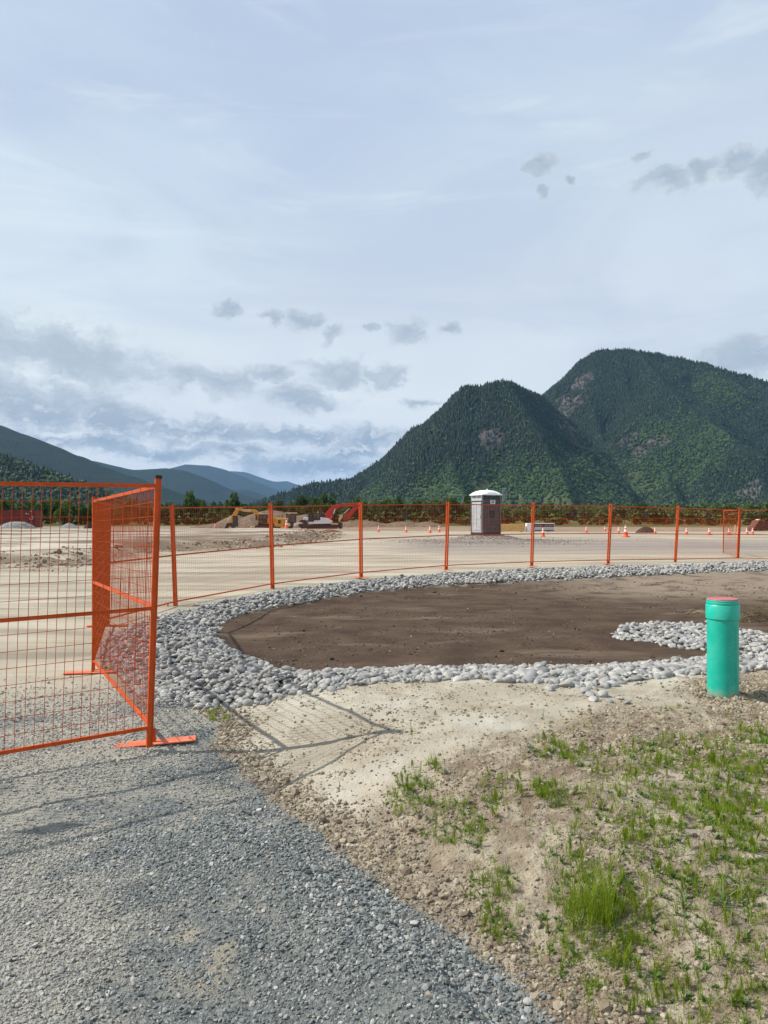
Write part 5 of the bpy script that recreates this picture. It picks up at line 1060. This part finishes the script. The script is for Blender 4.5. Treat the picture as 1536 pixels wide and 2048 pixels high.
def heap(name, px, Y, w_px, top, depth, m, label, cat='heap', seed=0, amp=.5, peaks=None, zb=None, flat=1.6):
    cx = (px - CX) / FPX * Y; w = w_px / FPX * Y; z0 = Hz(cx, Y) - .1 if zb is None else zb; h = EYE + (HY - top) / FPX * Y - z0; n = 54; xs = np.linspace(-1, 1, n); ys = np.linspace(-1, 1, 30); X, Yg = np.meshgrid(xs, ys); prof = np.zeros(X.shape)
    for (pc, pw, ph) in (peaks or [(0, 1, 1)]): prof = np.maximum(prof, ph * np.clip(1 - np.sqrt(((X - pc) / pw) ** 2 + Yg ** 2 + .012) ** flat, 0, 1))
    Z = prof * h + amp * h * .3 * fbm(X * w, Yg * depth, h * 1.0, 4, seed) * (prof > .02); idx = np.arange(X.size).reshape(X.shape)
    mb = MB(); mb.add(np.stack([(X * w / 2).ravel(), (Yg * depth / 2).ravel(), np.where(prof > .0, Z, -.25).ravel()], 1).tolist(), np.stack([idx[:-1, :-1], idx[:-1, 1:], idx[1:, 1:], idx[1:, :-1]], -1).reshape(-1, 4).tolist(), True)
    o = mb.build(name, m); o.location = (cx, Y, z0); tag(o, label, cat); return o
def heap_mat(name, a, b, sc=1.2):
    m, k, p = mat(name); P = k.new('ShaderNodeNewGeometry').outputs['Position']; n = k.noise(P, sc, 6, .7); k.l.new(k.mix(k.ss(n, .35, .68), a, b), p.inputs['Base Color']); p.inputs['Roughness'].default_value = 1; p.inputs['Specular IOR Level'].default_value = .1; bump(k, p, k.noise(P, sc * 2.5, 6, .75), .35); return m
spoil = heap_mat('brown_spoil', (0.13, .095, .065), (0.25, .19, .135)); greyh = heap_mat('grey_stone_heap', (0.20, .20, .19), (0.42, .415, .39), 2.5); dark = heap_mat('dark_soil_heap', (0.05, .035, .025), (0.10, .07, .05)); redd = heap_mat('red_dirt', (0.16, .07, .035), (0.25, .13, .075))
heap('soil_heap', 545, 140, 270, 1018, 16, spoil, 'largest brown spoil heap, behind the yellow excavator and roller', seed=3, peaks=[(0, .9, 1), (-.55, .42, .74), (.5, .5, .78)], flat=1.15)
heap('soil_heap', 720, 146, 370, 1034, 14, spoil, 'long brown spoil heap behind the red excavator arm', seed=5, peaks=[(-.75, .25, .85), (-.45, .3, .8), (0, .5, .72), (.45, .3, .62), (.72, .25, .6)], flat=1.3)
heap('soil_heap', 440, 134, 130, 1046, 10, spoil, 'low brown spoil berm left of the yellow excavator', seed=8)
heap('stone_heap', 34, 104, 82, 1043, 5, greyh, 'flat topped grey stone heap in front of the red container', seed=11, amp=.6, flat=2.6)
heap('stone_heap', 138, 104, 64, 1044, 4, heap_mat('fine_grey_heap', (0.30, .295, .28), (0.40, .39, .37), 6), 'smooth pointed grey gravel heap right of the red container', seed=13, amp=.12, flat=1.05)
heap('soil_heap', 1292, 84, 44, 1052, 3, dark, 'low dark soil heap behind the largest cone', seed=17)
heap('soil_heap', 660, 62, 70, 1058, 3, redd, 'low mound of reddish dirt in front of the white excavator', seed=19, flat=1.2)
heap('root_heap', 178, 100, 26, 1045.5, 2.2, dark, 'dark tangled heap of roots right of the pointed gravel heap', seed=23, amp=1.6)

def build_container():
    Y = 112.; sc = FPX / Y; z = EYE - (1056 - HY) / sc; red = worn('container_red', (0.15, .018, .014), .6, amount=.15, scale=1.5); x1 = (72 - CX) / sc; L = 12.2; H_ = 36 / sc; root = empty('shipping_container', (x1 - L / 2, Y + 1.2, z))
    b = MB(); b.box((0, 0, H_ / 2), (L - .12, 2.3, H_ - .1)); b.build('body', red, root)
    b = MB()
    for i in range(40): b.box((-L / 2 + .3 + i * (L - .6) / 39, -1.165, H_ / 2), (.15, .05, H_ - .3))
    b.build('corrugation', red, root)
    for z_ in (.07, H_ - .07): b = MB(); b.box((0, -1.18, z_), (L, .10, .14)); b.build('rail', red, root)
    for s in (-1, 1): b = MB(); b.box((s * (L / 2 - .06), -1.18, H_ / 2), (.14, .12, H_)); b.build('corner_post', red, root)
    b = MB(); r = random.Random(2)
    for px, py in ((53, 1027.5), (57, 1028), (62.5, 1022.5), (60, 1038), (64.5, 1033), (64, 1039), (65, 1036)): b.box(((px - 72) / sc + L / 2, -1.205, (1056 - py) / sc), (r.uniform(.1, .2), .006, r.uniform(.07, .12)))
    b.build('white_marking', M['white_print'], root); tag(root, 'dark red shipping container at the left edge behind the grey stone heap', 'container')
build_container()

# ------------------------------------------------------------------ power line and houses at the foot of the mountain
def slope_point(px, py):
    X, Y, Z, _, _ = MT; u = X / Y * FPX + CX; v = HY - (Z - EYE) / Y * FPX; k = np.argmin((u - px) ** 2 + (v - py) ** 2 + .00002 * (Y - 1380)); return (X.ravel()[k], Y.ravel()[k], Z.ravel()[k])
def build_power():
    steel = worn('galvanised', (0.42, .46, .44), .5, amount=.05)
    def gantry(px0, px1, top, bot, Y, lab):
        sc = FPX / Y; c = (px0 + px1) / 2; root = empty('power_pylon', ((c - CX) / sc, Y, EYE + (HY - bot) / sc)); H_ = (bot - top) / sc; hw = (px1 - px0) / 2 / sc
        for x in (-hw, 0, hw):
            b = MB(); b.bar((x, 0, -14), (x, 0, H_), 1.2, n=6); b.build('leg', steel, root)
        b = MB(); b.bar((-hw - 1, 0, H_), (hw + 1, 0, H_), 1.1, n=4); b.build('crossarm', steel, root); b = MB(); [b.bar((x, 0, H_), (x, 0, H_ + 1.6), .6, n=4) for x in (-hw * .3, hw * .2, hw * .6)]; b.build('insulator', steel, root); tag(root, lab, 'pylon')
    gantry(897, 930, 975, 986, slope_point(913, 990)[1] - 30, 'pale steel power pylon frame on the forested slope left of the cabin roof'); gantry(1006, 1012, 977, 990, slope_point(1009, 990)[1] - 30, 'small steel power pylon just right of the cabin roof')
    Y = 300.; sc = FPX / Y; root = empty('lattice_tower', ((915 - CX) / sc, Y, -1)); H_ = 1 + EYE + (HY - 990) / sc; b = MB()
    for s in (-1, 1): b.bar((s * 2.6, 0, 0), (s * .9, 0, H_ * .45), .16, n=4); b.bar((s * .9, 0, H_ * .45), (s * 2.7, 0, H_), .16, n=4)
    b.build('leg', steel, root); b = MB(); b.bar((-4, 0, H_), (4, 0, H_), .18, n=4); b.bar((-1, 0, H_ * .45), (1, 0, H_ * .45), .14, n=4); b.bar((-2.6, 0, 0), (.9, 0, H_ * .45), .1, n=4); b.bar((2.6, 0, 0), (-.9, 0, H_ * .45), .1, n=4); b.build('brace', steel, root); tag(root, 'thin pale lattice power tower standing in the tree row left of the cabin', 'pylon')
    w = worn('cable', (0.20, .21, .21), .5, amount=0)
    for i, dy in enumerate((0, 5.)):
        b = MB(); p0 = Vector(((200 - CX) / sc, Y, EYE + (HY - 1001 - dy) / sc)); p1 = Vector(((915 - CX) / sc, Y, EYE + (HY - 992 - dy * .5) / sc)); prev = p0
        for k in range(1, 25): t = k / 24; p = p0.lerp(p1, t) - Vector((0, 0, 1.9 * 4 * t * (1 - t) * .5)); b.bar(prev, p, .06, n=4, cap=False); prev = p
        o = b.build('power_cable', w); tag(o, ('upper' if i == 0 else 'lower') + ' thin power cable crossing in front of the distant hills', 'cable', 'power cables')
    for px, py, lab in ((850, 988, 'tiny pale roofed house at the mountain foot left of the cabin'), (1037, 990, 'tiny pale roofed house in the trees right of the cabin roof')):
        root = empty('house', slope_point(px, py + 3)); b = MB(); b.box((0, 0, -1), (9, 6, 6)); b.build('wall', M['cream'], root); b = MB(); b.prism([(-5, 2), (5, 2), (3.5, 4.4), (-3.5, 4.4)], -4, 4); b.build('roof', worn('pale_roof', (.4, .4, .4), .7), root); tag(root, lab, 'house')
build_power()
